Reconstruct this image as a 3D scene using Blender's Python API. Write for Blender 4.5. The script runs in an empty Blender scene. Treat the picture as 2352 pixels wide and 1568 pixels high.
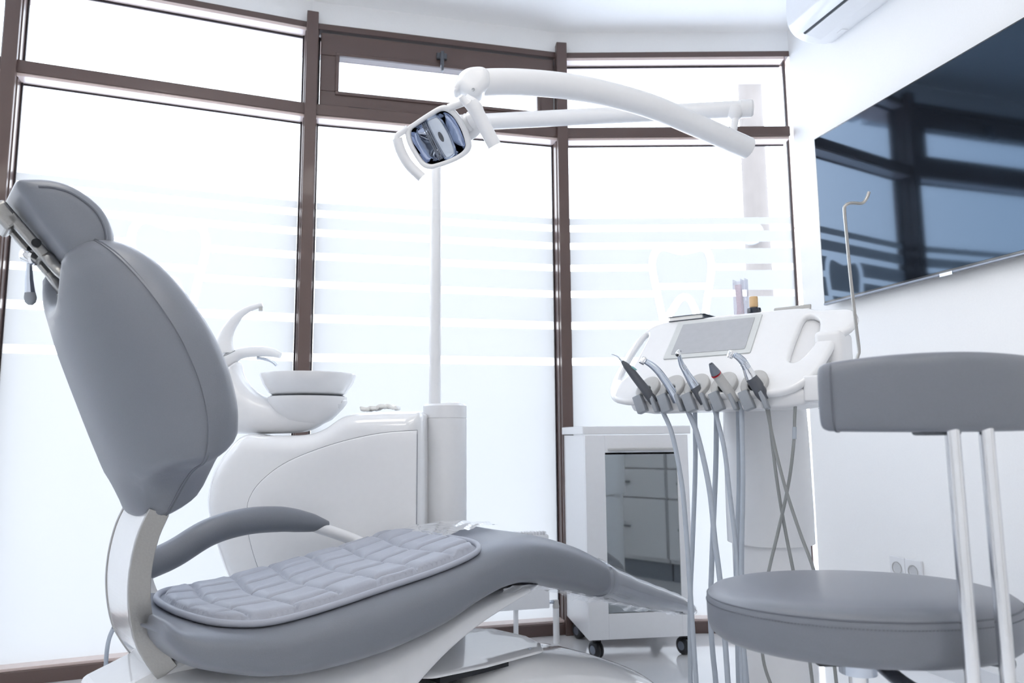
import bpy, bmesh, math, random
import numpy as np
from mathutils import Vector, Matrix
from mathutils.geometry import delaunay_2d_cdt

# ------------------------------------------------------------------ camera, world, light, exposure
SC = bpy.context.scene
COL = SC.collection
F, CX, CY, CAMH = 1700.0, 1176.0, 784.0, 0.80
PITCH, ROLL = math.radians(7.24), math.radians(0.45)
_f = Vector((0, math.cos(PITCH), math.sin(PITCH)))
_r = Vector((1, 0, 0)); _u = _r.cross(_f)
CR = _r * math.cos(ROLL) - _u * math.sin(ROLL)
CU = _r * math.sin(ROLL) + _u * math.cos(ROLL)
CAM = Vector((0, 0, CAMH))
cd = bpy.data.cameras.new('camera'); cam = bpy.data.objects.new('camera', cd); COL.objects.link(cam)
cd.sensor_width = 36; cd.lens = 36 * F / 2352; cd.clip_start = 0.02
m = Matrix((CR, CU, -_f)).transposed().to_4x4(); m.translation = CAM
cam.matrix_world = m
SC.camera = cam
cd.dof.use_dof = True; cd.dof.focus_distance = 1.75; cd.dof.aperture_fstop = 5.0

W = bpy.data.worlds.new('sky'); SC.world = W; W.use_nodes = True
nt = W.node_tree; nt.nodes.clear()
tc = nt.nodes.new('ShaderNodeTexCoord'); sp = nt.nodes.new('ShaderNodeSeparateXYZ')
ra = nt.nodes.new('ShaderNodeValToRGB'); bg = nt.nodes.new('ShaderNodeBackground'); wo = nt.nodes.new('ShaderNodeOutputWorld')
nt.links.new(tc.outputs['Generated'], sp.inputs[0]); nt.links.new(sp.outputs['Z'], ra.inputs[0])
nt.links.new(ra.outputs[0], bg.inputs[0]); nt.links.new(bg.outputs[0], wo.inputs[0])
el = ra.color_ramp.elements
el[0].position = 0.0; el[0].color = (1.0, 0.975, 0.945, 1)
el[1].position = 0.9; el[1].color = (0.66, 0.80, 1.0, 1)
e = el.new(0.16); e.color = (0.95, 0.965, 0.985, 1)
bg.inputs[1].default_value = 3.8

SC.view_settings.view_transform = 'Standard'; SC.view_settings.look = 'None'
SC.view_settings.exposure = 0.70; SC.view_settings.gamma = 1.0
SC.view_settings.use_curve_mapping = False
SC.cycles.max_bounces = 10; SC.cycles.diffuse_bounces = 6; SC.cycles.transparent_max_bounces = 24
SC.cycles.use_denoising = True
SC.cycles.sample_clamp_indirect = 8

# ------------------------------------------------------------------ measuring helpers (points in metres)
def ray(px, py):
    return _f + CR * ((px - CX) / F) - CU * ((py - CY) / F)
def on_plane(px, py, p0, n):
    d = ray(px, py); n = Vector(n)
    return CAM + d * ((Vector(p0) - CAM).dot(n) / d.dot(n))
def PY(px, py, Y): return on_plane(px, py, (0, Y, 0), (0, 1, 0))
def PZ(px, py, z): return on_plane(px, py, (0, 0, z), (0, 0, 1))

# ------------------------------------------------------------------ materials
def mat(name, col, rough=0.5, metal=0.0, coat=0.0, spec=0.5, bump=0.0, bscale=60, var=0.03, trans=0, ior=1.45, emit=None, sheen=0):
    M = bpy.data.materials.new(name); M.use_nodes = True
    t = M.node_tree; b = t.nodes['Principled BSDF']
    b.inputs['Roughness'].default_value = rough; b.inputs['Metallic'].default_value = metal
    b.inputs['Coat Weight'].default_value = coat; b.inputs['Coat Roughness'].default_value = 0.06
    b.inputs['Specular IOR Level'].default_value = spec; b.inputs['IOR'].default_value = ior
    b.inputs['Transmission Weight'].default_value = trans
    co = t.nodes.new('ShaderNodeTexCoord'); nz = t.nodes.new('ShaderNodeTexNoise')
    nz.inputs['Scale'].default_value = bscale; nz.inputs['Detail'].default_value = 4
    t.links.new(co.outputs['Object'], nz.inputs['Vector'])
    rp = t.nodes.new('ShaderNodeValToRGB')
    rp.color_ramp.elements[0].position = .3; rp.color_ramp.elements[1].position = .7
    rp.color_ramp.elements[0].color = tuple(c * (1 - var) for c in col) + (1,)
    rp.color_ramp.elements[1].color = tuple(min(1, c * (1 + var)) for c in col) + (1,)
    t.links.new(nz.outputs['Fac'], rp.inputs[0]); t.links.new(rp.outputs[0], b.inputs['Base Color'])
    if bump:
        bp = t.nodes.new('ShaderNodeBump'); bp.inputs['Strength'].default_value = bump; bp.inputs['Distance'].default_value = .002
        t.links.new(nz.outputs['Fac'], bp.inputs['Height']); t.links.new(bp.outputs[0], b.inputs['Normal'])
    if emit:
        b.inputs['Emission Color'].default_value = (*emit[:3], 1); b.inputs['Emission Strength'].default_value = emit[3]
    return M

LEATHER = mat('grey_leather', (.182, .193, .224), .36, bump=.10, bscale=420, var=.02, spec=.45)
MATLEA = mat('quilted_leather', (.34, .355, .405), .45, bump=.10, bscale=420, var=.02, spec=.45)
SEAM = mat('seam_piping', (.12, .13, .155), .55)
WHITE = mat('white_plastic', (.77, .772, .785), .28, coat=.35, var=.008)
GLOSS = mat('white_gloss', (.79, .793, .805), .12, coat=.8, var=.008)
WALLM = mat('white_paint', (.87, .865, .86), .65, bump=.05, bscale=180, var=.01)
CEILM = mat('ceiling_paint', (.94, .935, .925), .8, var=.005)
FLOORM = mat('pale_floor', (.92, .925, .94), .12, coat=1.0, bscale=3, var=.04)
BROWN = mat('brown_frame', (.105, .066, .058), .38, coat=.25, bump=.06, bscale=700)
BROWND = mat('dark_gasket', (.03, .022, .025), .5)
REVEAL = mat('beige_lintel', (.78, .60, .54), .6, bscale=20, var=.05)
LITSTRIP = mat('lit_frame_strip', (.74, .61, .57), .3, coat=.4)  # window light on the brown frame's edges, put into a pale pink colour
CHROME = mat('chrome', (.78, .79, .81), .10, metal=1, var=.02)
BRUSH = mat('brushed_metal', (.38, .375, .365), .30, metal=1, bump=.15, bscale=240)
STEEL = mat('satin_steel', (.55, .60, .68), .22, metal=1)
DSTEEL = mat('dark_steel', (.20, .22, .26), .32, metal=.7)
DGREY = mat('dark_grey_plastic', (.085, .092, .108), .38)
CHAN = mat('grey_channel', (.27, .29, .32), .35)
CUFF = mat('warm_grey_cuff', (.47, .465, .455), .35, coat=.2)
HOSE = mat('grey_hose', (.40, .44, .50), .42)
HOSED = mat('olive_grey_hose', (.26, .27, .27), .45)
BLACK = mat('black_plastic', (.012, .014, .018), .35)
NAVY = mat('navy_bottle', (.01, .016, .03), .2, coat=.5)
TAN = mat('tan_cap', (.62, .42, .22), .35)
SCREENG = mat('grey_display', (.42, .43, .455), .35)
BEZEL = mat('display_bezel', (.60, .62, .62), .4)
RED = mat('red_ring', (.6, .02, .03), .4)
TEAL = mat('teal_button', (.25, .5, .47), .4)
PAPER = mat('white_paper', (.88, .87, .84), .8)
ENAMEL = mat('grey_handle', (.25, .26, .28), .3, metal=.6)
PINK = mat('pale_pink_strips', (.80, .66, .70), .5, bscale=250, var=.1)
CONC = mat('concrete', (.17, .150, .138), .8, bscale=2.5, var=.12)
BARK = mat('twig_bark', (.34, .27, .24), .8)
OUTG = mat('pale_pavement', (.74, .74, .75), .8, bscale=1, var=.05)
BLUEB = mat('slate_cladding', (.16, .19, .26), .7)
TVM = mat('tv_glass', (.006, .008, .011), .06, spec=.85, ior=1.5, var=0)
TVM.node_tree.nodes['Principled BSDF'].inputs['Specular Tint'].default_value = (.42, .66, 1.0, 1)
TVF = mat('tv_frame', (.02, .025, .032), .2, coat=.5)

def glass_mat(name, tint, rough=0.0, ior=1.45, haze=0.0, boost=1.0):
    """thin pane: transparent plus a Fresnel mirror, optional milky haze"""
    M = bpy.data.materials.new(name); M.use_nodes = True
    t = M.node_tree; t.nodes.clear()
    o = t.nodes.new('ShaderNodeOutputMaterial'); mx = t.nodes.new('ShaderNodeMixShader')
    tr = t.nodes.new('ShaderNodeBsdfTransparent'); gl = t.nodes.new('ShaderNodeBsdfGlossy'); fr = t.nodes.new('ShaderNodeFresnel')
    tr.inputs[0].default_value = (*tint, 1); gl.inputs['Roughness'].default_value = rough
    gl.inputs[0].default_value = (boost, boost, boost, 1)
    fr.inputs[0].default_value = ior
    ge = t.nodes.new('ShaderNodeNewGeometry'); sb = t.nodes.new('ShaderNodeMath'); sb.operation = 'SUBTRACT'; sb.inputs[0].default_value = 1
    ml = t.nodes.new('ShaderNodeMath'); ml.operation = 'MULTIPLY'
    t.links.new(ge.outputs['Backfacing'], sb.inputs[1]); t.links.new(sb.outputs[0], ml.inputs[0]); t.links.new(fr.outputs[0], ml.inputs[1])
    t.links.new(ml.outputs[0], mx.inputs[0]); t.links.new(tr.outputs[0], mx.inputs[1]); t.links.new(gl.outputs[0], mx.inputs[2])
    last = mx
    if haze:
        df = t.nodes.new('ShaderNodeBsdfDiffuse'); df.inputs[0].default_value = (.9, .92, .95, 1)
        m2 = t.nodes.new('ShaderNodeMixShader'); m2.inputs[0].default_value = haze
        t.links.new(mx.outputs[0], m2.inputs[1]); t.links.new(df.outputs[0], m2.inputs[2]); last = m2
    t.links.new(last.outputs[0], o.inputs[0])
    return M
GLASS = glass_mat('window_glass', (.97, .985, 1.0))
ACRYL = glass_mat('clear_acrylic', (.93, .93, .95), haze=.08)
WRAP = glass_mat('clear_wrap', (.985, .99, 1), rough=.03, ior=1.9, haze=.0, boost=.85)
SHEET = glass_mat('crumpled_wrap', (.97, .98, 1), rough=.08, ior=1.5, haze=.12)
_t = SHEET.node_tree; _lw = _t.nodes.new('ShaderNodeLayerWeight'); _lw.inputs['Blend'].default_value = .42
for _n in _t.nodes:
    if _n.type == 'MIX_SHADER' and _n.inputs[1].links[0].from_node.type == 'BSDF_TRANSPARENT': _t.links.new(_lw.outputs['Facing'], _n.inputs[0])
FILM = bpy.data.materials.new('frosted_film'); FILM.use_nodes = True
t = FILM.node_tree; t.nodes.clear()
o_ = t.nodes.new('ShaderNodeOutputMaterial'); tl = t.nodes.new('ShaderNodeBsdfTranslucent'); df = t.nodes.new('ShaderNodeBsdfDiffuse')
ad = t.nodes.new('ShaderNodeAddShader'); nz = t.nodes.new('ShaderNodeTexNoise'); nz.inputs['Scale'].default_value = 3
rp = t.nodes.new('ShaderNodeValToRGB'); rp.color_ramp.elements[0].color = (.186, .182, .177, 1); rp.color_ramp.elements[1].color = (.192, .188, .183, 1)
t.links.new(nz.outputs['Fac'], rp.inputs[0]); t.links.new(rp.outputs[0], tl.inputs[0])
df.inputs[0].default_value = (.30, .30, .30, 1)
t.links.new(tl.outputs[0], ad.inputs[0]); t.links.new(df.outputs[0], ad.inputs[1]); t.links.new(ad.outputs[0], o_.inputs[0])

# ------------------------------------------------------------------ object helpers
def link(name, me, material, parent=None):
    o = bpy.data.objects.new(name, me); COL.objects.link(o)
    if material: me.materials.append(material)
    if parent: o.parent = parent
    return o
def tag(o, label=None, cat=None, group=None, kind=None):
    if label: o['label'] = label
    if cat: o['category'] = cat
    if group: o['group'] = group
    if kind: o['kind'] = kind
    return o
def thing(name, label, cat, loc=(0, 0, 0), rz=0, group=None, kind=None):
    o = bpy.data.objects.new(name, None); COL.objects.link(o); o.empty_display_size = .05
    o.location = loc; o.rotation_euler = (0, 0, rz)
    return tag(o, label, cat, group, kind)
def mesh(name, verts, faces, material, parent=None, smooth=True, bevel=0, sub=0, recalc=True):
    me = bpy.data.meshes.new(name); me.from_pydata([tuple(v) for v in verts], [], faces)
    if recalc:
        bm = bmesh.new(); bm.from_mesh(me); bmesh.ops.recalc_face_normals(bm, faces=bm.faces); bm.to_mesh(me); bm.free()
    if smooth: me.polygons.foreach_set('use_smooth', [True] * len(me.polygons))
    o = link(name, me, material, parent)
    if bevel:
        b = o.modifiers.new('bevel', 'BEVEL'); b.width = bevel; b.segments = 3; b.limit_method = 'ANGLE'; b.angle_limit = math.radians(40)
    if sub:
        s = o.modifiers.new('sub', 'SUBSURF'); s.levels = sub; s.render_levels = sub
    return o
def box_vf(c, s, ax=None):
    """box centre c, full sizes s, axes ax"""
    ax = ax or (Vector((1, 0, 0)), Vector((0, 1, 0)), Vector((0, 0, 1)))
    c = Vector(c); v = []
    for i in (-.5, .5):
        for j in (-.5, .5):
            for k in (-.5, .5):
                v.append(c + ax[0] * (i * s[0]) + ax[1] * (j * s[1]) + ax[2] * (k * s[2]))
    f = [(0, 1, 3, 2), (4, 6, 7, 5), (0, 4, 5, 1), (2, 3, 7, 6), (0, 2, 6, 4), (1, 5, 7, 3)]
    return v, f
def merge(*vfs):
    V, FF = [], []
    for v, f in vfs:
        n = len(V); V += list(v); FF += [tuple(i + n for i in q) for q in f]
    return V, FF
def box(name, c, s, material, parent=None, bevel=.002, ax=None):
    v, f = box_vf(c, s, ax)
    return mesh(name, v, f, material, parent, smooth=bevel > 0, bevel=bevel)
def spline(pts, n=8, closed=False):
    P = [Vector(p) for p in pts]; out = []; k = len(P)
    rng = range(k if closed else k - 1)
    for i in rng:
        a = P[(i - 1) % k] if (closed or i > 0) else P[0] * 2 - P[1]
        b = P[i]; c = P[(i + 1) % k]
        d = P[(i + 2) % k] if (closed or i + 2 < k) else P[-1] * 2 - P[-2]
        for j in range(n):
            s = j / n
            out.append(0.5 * ((2 * b) + (c - a) * s + (2 * a - 5 * b + 4 * c - d) * s * s + (3 * b - a - 3 * c + d) * s ** 3))
    if not closed: out.append(P[-1].copy())
    return out
def lerp(xs, ys, x):
    return float(np.interp(x, xs, ys))
def tube_vf(pts, rad, seg=16, closed=False, flat=None, cap=True, up=None):
    """rad: number or list; flat=(axis, factor) squashes the section along axis"""
    P = [Vector(p) for p in pts]; n = len(P)
    R = [rad] * n if isinstance(rad, (int, float)) else [lerp(np.linspace(0, 1, len(rad)), rad, i / (n - 1)) for i in range(n)]
    V, FF = [], []; prev = None
    for i in range(n):
        a = P[(i - 1) % n] if closed or i > 0 else P[i]; b = P[(i + 1) % n] if closed or i < n - 1 else P[i]
        tg = (b - a).normalized()
        if prev is None:
            h = Vector(up) if up else (Vector((0, 0, 1)) if abs(tg.z) < .9 else Vector((1, 0, 0)))
            x = (h - tg * h.dot(tg)).normalized()
        else:
            x = (prev - tg * prev.dot(tg)).normalized()
        prev = x; y = tg.cross(x)
        for k in range(seg):
            t = 2 * math.pi * k / seg
            d = x * (math.cos(t) * R[i]) + y * (math.sin(t) * R[i])
            if flat:
                A = Vector(flat[0]); d = d - A * (d.dot(A) * (1 - flat[1]))
            V.append(P[i] + d)
    m_ = n if closed else n - 1
    for i in range(m_):
        for k in range(seg):
            a = i * seg + k; b = i * seg + (k + 1) % seg; c = ((i + 1) % n) * seg + (k + 1) % seg; d = ((i + 1) % n) * seg + k
            FF.append((a, b, c, d))
    if not closed and cap:
        FF.append(tuple(range(seg - 1, -1, -1))); FF.append(tuple((n - 1) * seg + k for k in range(seg)))
    return V, FF
def tube(name, pts, rad, material, parent=None, seg=16, smooth_n=0, closed=False, flat=None, up=None):
    if smooth_n: pts = spline(pts, smooth_n, closed)
    v, f = tube_vf(pts, rad, seg, closed, flat, up=up)
    o = mesh(name, v, f, material, parent)
    autosm(o)
    return o
def autosm(o, ang=40):
    me = o.data
    bm = bmesh.new(); bm.from_mesh(me)
    for e_ in bm.edges:
        if len(e_.link_faces) == 2 and e_.calc_face_angle(0) > math.radians(ang): e_.smooth = False
    bm.to_mesh(me); bm.free()
def lathe_vf(prof, c, axis=(0, 0, 1), seg=40):
    """prof: (radius, distance along axis)"""
    A = Vector(axis).normalized(); h = Vector((1, 0, 0)) if abs(A.x) < .9 else Vector((0, 1, 0))
    X = (h - A * h.dot(A)).normalized(); Y = A.cross(X); c = Vector(c); V, FF = [], []
    for r, d in prof:
        for k in range(seg):
            t = 2 * math.pi * k / seg
            V.append(c + A * d + X * (r * math.cos(t)) + Y * (r * math.sin(t)))
    for i in range(len(prof) - 1):
        for k in range(seg):
            FF.append((i * seg + k, i * seg + (k + 1) % seg, (i + 1) * seg + (k + 1) % seg, (i + 1) * seg + k))
    if prof[0][0] > 1e-6: FF.append(tuple(range(seg - 1, -1, -1)))
    if prof[-1][0] > 1e-6: FF.append(tuple((len(prof) - 1) * seg + k for k in range(seg)))
    return V, FF
def lathe(name, prof, c, material, parent=None, axis=(0, 0, 1), seg=40, ang=35):
    v, f = lathe_vf(prof, c, axis, seg)
    o = mesh(name, v, f, material, parent)
    bm = bmesh.new(); bm.from_mesh(o.data); bmesh.ops.remove_doubles(bm, verts=bm.verts, dist=1e-5)
    bmesh.ops.recalc_face_normals(bm, faces=bm.faces); bm.to_mesh(o.data); bm.free(); autosm(o, ang)
    return o
def loft_vf(rings, capped=True):
    n = len(rings[0]); V = [p for r in rings for p in r]; FF = []
    for i in range(len(rings) - 1):
        for k in range(n):
            FF.append((i * n + k, i * n + (k + 1) % n, (i + 1) * n + (k + 1) % n, (i + 1) * n + k))
    if capped: FF.append(tuple(range(n - 1, -1, -1))); FF.append(tuple((len(rings) - 1) * n + k for k in range(n)))
    return V, FF
def superring(cx, cz, hw, hh, n=2.6, seg=40):
    out = []
    for k in range(seg):
        t = 2 * math.pi * k / seg; c, s = math.cos(t), math.sin(t)
        out.append((cx + hw * math.copysign(abs(c) ** (2 / n), c), cz + hh * math.copysign(abs(s) ** (2 / n), s)))
    return out

def segdist(P, loops):
    """distance of points P (n,2) to closed loops"""
    D = np.full(len(P), 1e9)
    for L in loops:
        A = np.array(L); B = np.roll(A, -1, 0)
        for a, b in zip(A, B):
            ab = b - a; q = ab @ ab
            if q < 1e-14: continue
            t_ = np.clip(((P - a) @ ab) / q, 0, 1)
            d = np.linalg.norm(P - (a + t_[:, None] * ab), axis=1)
            D = np.minimum(D, d)
    return D
def inside(P, loops):
    c = np.zeros(len(P), bool)
    for L in loops:
        A = np.array(L); B = np.roll(A, -1, 0)
        for a, b in zip(A, B):
            if a[1] == b[1]: continue
            k = ((a[1] > P[:, 1]) != (b[1] > P[:, 1])) & (P[:, 0] < (b[0] - a[0]) * (P[:, 1] - a[1]) / (b[1] - a[1]) + a[0])
            c ^= k
    return c
def fill2d(loops, step, rings=()):
    pts = [tuple(p) for L in loops for p in L]; edges = []; n = 0
    for L in loops:
        k = len(L); edges += [(n + i, n + (i + 1) % k) for i in range(k)]; n += k
    extra = []
    for L in loops:
        A = np.array(L); T = np.roll(A, -1, 0) - np.roll(A, 1, 0); T /= np.linalg.norm(T, axis=1)[:, None] + 1e-12
        N = np.stack([-T[:, 1], T[:, 0]], 1)
        for r in rings:
            for s in (1, -1):
                Q = A + N * (r * s); ok = inside(Q, loops) & (segdist(Q, loops) > r * .93)
                extra += [tuple(q) for q in Q[ok]]
    A = np.array(pts); mn, mx_ = A.min(0), A.max(0)
    gx, gy = np.meshgrid(np.arange(mn[0] + step / 2, mx_[0], step), np.arange(mn[1] + step / 2, mx_[1], step))
    gx[1::2] += step / 2
    G = np.stack([gx.ravel(), gy.ravel()], 1); rm = (max(rings) if rings else 0) + step * .45
    ok = inside(G, loops) & (segdist(G, loops) > rm)
    extra += [tuple(q) for q in G[ok]]
    r = delaunay_2d_cdt([Vector(p) for p in pts + extra], edges, [], 0, 1e-6)
    V = np.array([tuple(v) for v in r[0]])
    Fc = [tuple(f) for f in r[2]]
    Ce = np.array([V[list(f)].mean(0) for f in Fc]); k = inside(Ce, loops)
    return V, [f for f, q in zip(Fc, k) if q]
def pillow(name, loops, front, back, mapf, material, parent=None, step=.012, rings=(), sides='both', ang=50):
    """solid over a 2-D outline (loops, holes allowed). front/back(d, x, y) give heights; mapf(x, y, h) -> point"""
    loops = [[tuple(p)[:2] for p in L] for L in loops]
    V, FC = fill2d(loops, step, rings)
    D = segdist(V, loops); n = len(V)
    vs, fs = [], []
    if sides in ('both', 'front'):
        vs += [mapf(x, y, front(d, x, y)) for (x, y), d in zip(V, D)]; fs += FC
    if sides in ('both', 'back'):
        k = len(vs); vs += [mapf(x, y, -back(d, x, y)) for (x, y), d in zip(V, D)]
        fs += [tuple(i + k for i in reversed(f)) for f in FC]
    if sides == 'both':
        cnt = {}
        for f in FC:
            for a, b in zip(f, f[1:] + f[:1]): cnt[(a, b)] = 1
        for (a, b) in list(cnt):
            if (b, a) not in cnt and D[a] < 1e-5 and D[b] < 1e-5: fs.append((b, a, a + n, b + n))
    o = mesh(name, vs, fs, material, parent, recalc=False)
    bm = bmesh.new(); bm.from_mesh(o.data); bmesh.ops.remove_doubles(bm, verts=bm.verts, dist=2e-5)
    bmesh.ops.recalc_face_normals(bm, faces=bm.faces); bm.to_mesh(o.data); bm.free()
    o.data.polygons.foreach_set('use_smooth', [True] * len(o.data.polygons)); autosm(o, ang)
    return o
def dome(R, H):
    return lambda d, x=0, y=0: H * math.sqrt(max(0, 1 - (1 - min(d / R, 1)) ** 2))
def slab(R, T):
    """flat plate of half thickness T with rounded edge R"""
    return lambda d, x=0, y=0: T - R + R * math.sqrt(max(0, 1 - (1 - min(d / R, 1)) ** 2))
def loop2(pts, n=6): return [tuple(p)[:2] for p in spline([(p[0], p[1], 0) for p in pts], n, True)]
def rrect(x0, y0, x1, y1, r, n=6):
    out = []
    for cx, cy, a in ((x1 - r, y1 - r, 0), (x0 + r, y1 - r, 90), (x0 + r, y0 + r, 180), (x1 - r, y0 + r, 270)):
        for i in range(n + 1):
            t_ = math.radians(a + 90 * i / n); out.append((cx + r * math.cos(t_), cy + r * math.sin(t_)))
    return out
def densify(L, s):
    out = []
    for a, b in zip(L, L[1:] + L[:1]):
        k = max(1, int(math.dist(a, b) / s))
        out += [(a[0] + (b[0] - a[0]) * i / k, a[1] + (b[1] - a[1]) * i / k) for i in range(k)]
    return out

# ------------------------------------------------------------------ the room
ZC = 2.60; ZH = 2.50
M1 = Vector((1.254, 3.14, 0)); M2 = Vector((.226, 3.14, 0)); M3 = Vector((-.817, 2.879, 0))
M4 = Vector((-1.787, 2.50, 0)); M5 = Vector((-2.62, 1.96, 0)); M6 = Vector((-3.25, 1.22, 0))
WD = Vector((.27, -.963, 0)).normalized(); WN = Vector((-WD.y, WD.x, 0)) * -1   # wall direction towards the camera, inward normal
if WN.x > 0: WN = -WN
WE = M1 + WD * 4.9
def strip(name, a, b, z0, z1, th, out, material, kind='structure', parent=None):
    """upright slab from a to b; the slab thickness goes to the side 'out'"""
    a = Vector((a.x, a.y, 0)); b = Vector((b.x, b.y, 0)); o_ = Vector(out).normalized() * th
    v = [a + Vector((0, 0, z0)), b + Vector((0, 0, z0)), b + Vector((0, 0, z1)), a + Vector((0, 0, z1))]
    v += [p + o_ for p in v]
    f = [(0, 1, 2, 3), (7, 6, 5, 4), (0, 4, 5, 1), (1, 5, 6, 2), (2, 6, 7, 3), (3, 7, 4, 0)]
    q = mesh(name, v, f, material, parent, smooth=False)
    if kind and not parent: q['kind'] = kind
    return q
BK = Vector((WE.x, WE.y, 0)); BL = Vector((-3.25, WE.y, 0))
poly = [M1 + (M1-M2).normalized()*.0, M2, M3, M4, M5, M6, BL, BK]
def slabpoly(name, z0, z1, material, grow=.0):
    c = sum((p for p in poly), Vector()) / len(poly)
    P = [p + (p - c).normalized() * grow for p in poly]; n = len(P)
    v = [(p.x, p.y, z0) for p in P] + [(p.x, p.y, z1) for p in P]
    f = [tuple(range(n)), tuple(range(2 * n - 1, n - 1, -1))] + [(i, (i + 1) % n, n + (i + 1) % n, n + i) for i in range(n)]
    q = mesh(name, v, f, material, smooth=False); q['kind'] = 'structure'; return q
slabpoly('floor', -.12, 0, FLOORM, .10)
slabpoly('ceiling', ZC, ZC + .15, CEILM, .25)
strip('wall_right', M1, WE, 0, ZC, .15, -WN, WALLM)
strip('wall_back', BK, BL, 0, ZC, .15, (0, -1, 0), WALLM)
strip('wall_left', BL, M6, 0, ZC, .15, (-1, 0, 0), WALLM)
strip('baseboard_right', M1 + WD * .02 , WE - WD * .02, .0, .07, .012, WN, WHITE)
outs = []
facets = [(M2, M1), (M3, M2), (M4, M3), (M5, M4), (M6, M5)]
for i, (a, b) in enumerate(facets):
    d = (b - a).normalized(); out = Vector((-d.y, d.x, 0))
    strip('wall_front' if i == 0 else 'wall_front_%d' % (i + 1), a, b, ZH, ZC, .30, out, WALLM)
    outs.append((d, out))

# ---- film bands (heights read off the right-hand pane)
def zf(y): return PY(1500, y, 3.14).z
GAPS = [(zf(b), zf(a)) for a, b in ((509, 524), (550, 565), (601, 616), (662, 677), (734, 751), (818, 835))]
FTOP = zf(493)
def tooth(s, cx, cz, k=1.0):
    P = [(0, .093), (.030, .098), (.058, .102), (.080, .088), (.089, .055), (.085, .015), (.075, -.03), (.066, -.075), (.055, -.106), (.040, -.104),
         (.015, -.045), (.0, -.036), (-.02, -.06), (-.045, -.09), (-.060, -.098), (-.070, -.06), (-.079, -.015), (-.088, .03), (-.089, .062), (-.078, .09), (-.055, .104), (-.028, .100)]
    return [(cx + x * s, cz + z * s * k) for x, z in P]
def inset(L, w):
    A = np.array(L); T = np.roll(A, -1, 0) - np.roll(A, 1, 0); T /= np.linalg.norm(T, axis=1)[:, None] + 1e-12
    N = np.stack([T[:, 1], -T[:, 0]], 1); Q = A + N * w
    if not inside(Q[:1], [L])[0]: Q = A - N * w
    k = inside(Q, [L]) & (segdist(Q, [L]) > w * .9)
    return [tuple(q) for q in Q[k]]
def film(name, a, d, w0, w1, zb, parent, th, out, tooth_at=None):
    """sheet with clear horizontal gaps and, if asked, a tooth mark cut out as a clear outline"""
    L = [w0, w1]
    pts = [(w0, zb), (w1, zb), (w1, FTOP), (w0, FTOP)]; edges = [(0, 1), (1, 2), (2, 3), (3, 0)]
    for g0, g1 in GAPS:
        for z in (g0, g1):
            k = len(pts); pts += [(w0, z), (w1, z)]; edges.append((k, k + 1))
    lo = None; li = None
    if tooth_at:
        lo = densify(loop2(tooth(1.62, *tooth_at, 1.12), 4), .02); li = inset(lo, .030)
        for Lp in (lo, li):
            k = len(pts); n = len(Lp); pts += Lp; edges += [(k + i, k + (i + 1) % n) for i in range(n)]
        for z in (tooth_at[1] + .012, tooth_at[1] - .016):
            k = len(pts); pts += [(w0, z), (w1, z)]; edges.append((k, k + 1))
    r = delaunay_2d_cdt([Vector(p) for p in pts], edges, [], 0, 1e-7)
    V = np.array([tuple(v) for v in r[0]]); Fc = [tuple(f) for f in r[2]]; keep = []
    Ce = np.array([V[list(f)].mean(0) for f in Fc])
    io = inside(Ce, [lo]) if lo else np.zeros(len(Ce), bool); ii = inside(Ce, [li]) if li else io
    for f, c, o1, i1 in zip(Fc, Ce, io, ii):
        if i1: ok = not (tooth_at[1] - .016 < c[1] < tooth_at[1] + .012)
        elif o1: ok = False
        else: ok = not any(g0 < c[1] < g1 for g0, g1 in GAPS)
        if ok: keep.append(f)
    base = a + out * th
    vs = [base + d * x + Vector((0, 0, z)) for x, z in V]
    o = mesh(name, vs, keep, FILM, parent, smooth=False, recalc=False)
    return o
ZT0, ZT1 = 2.088, 2.145       # transom
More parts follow.
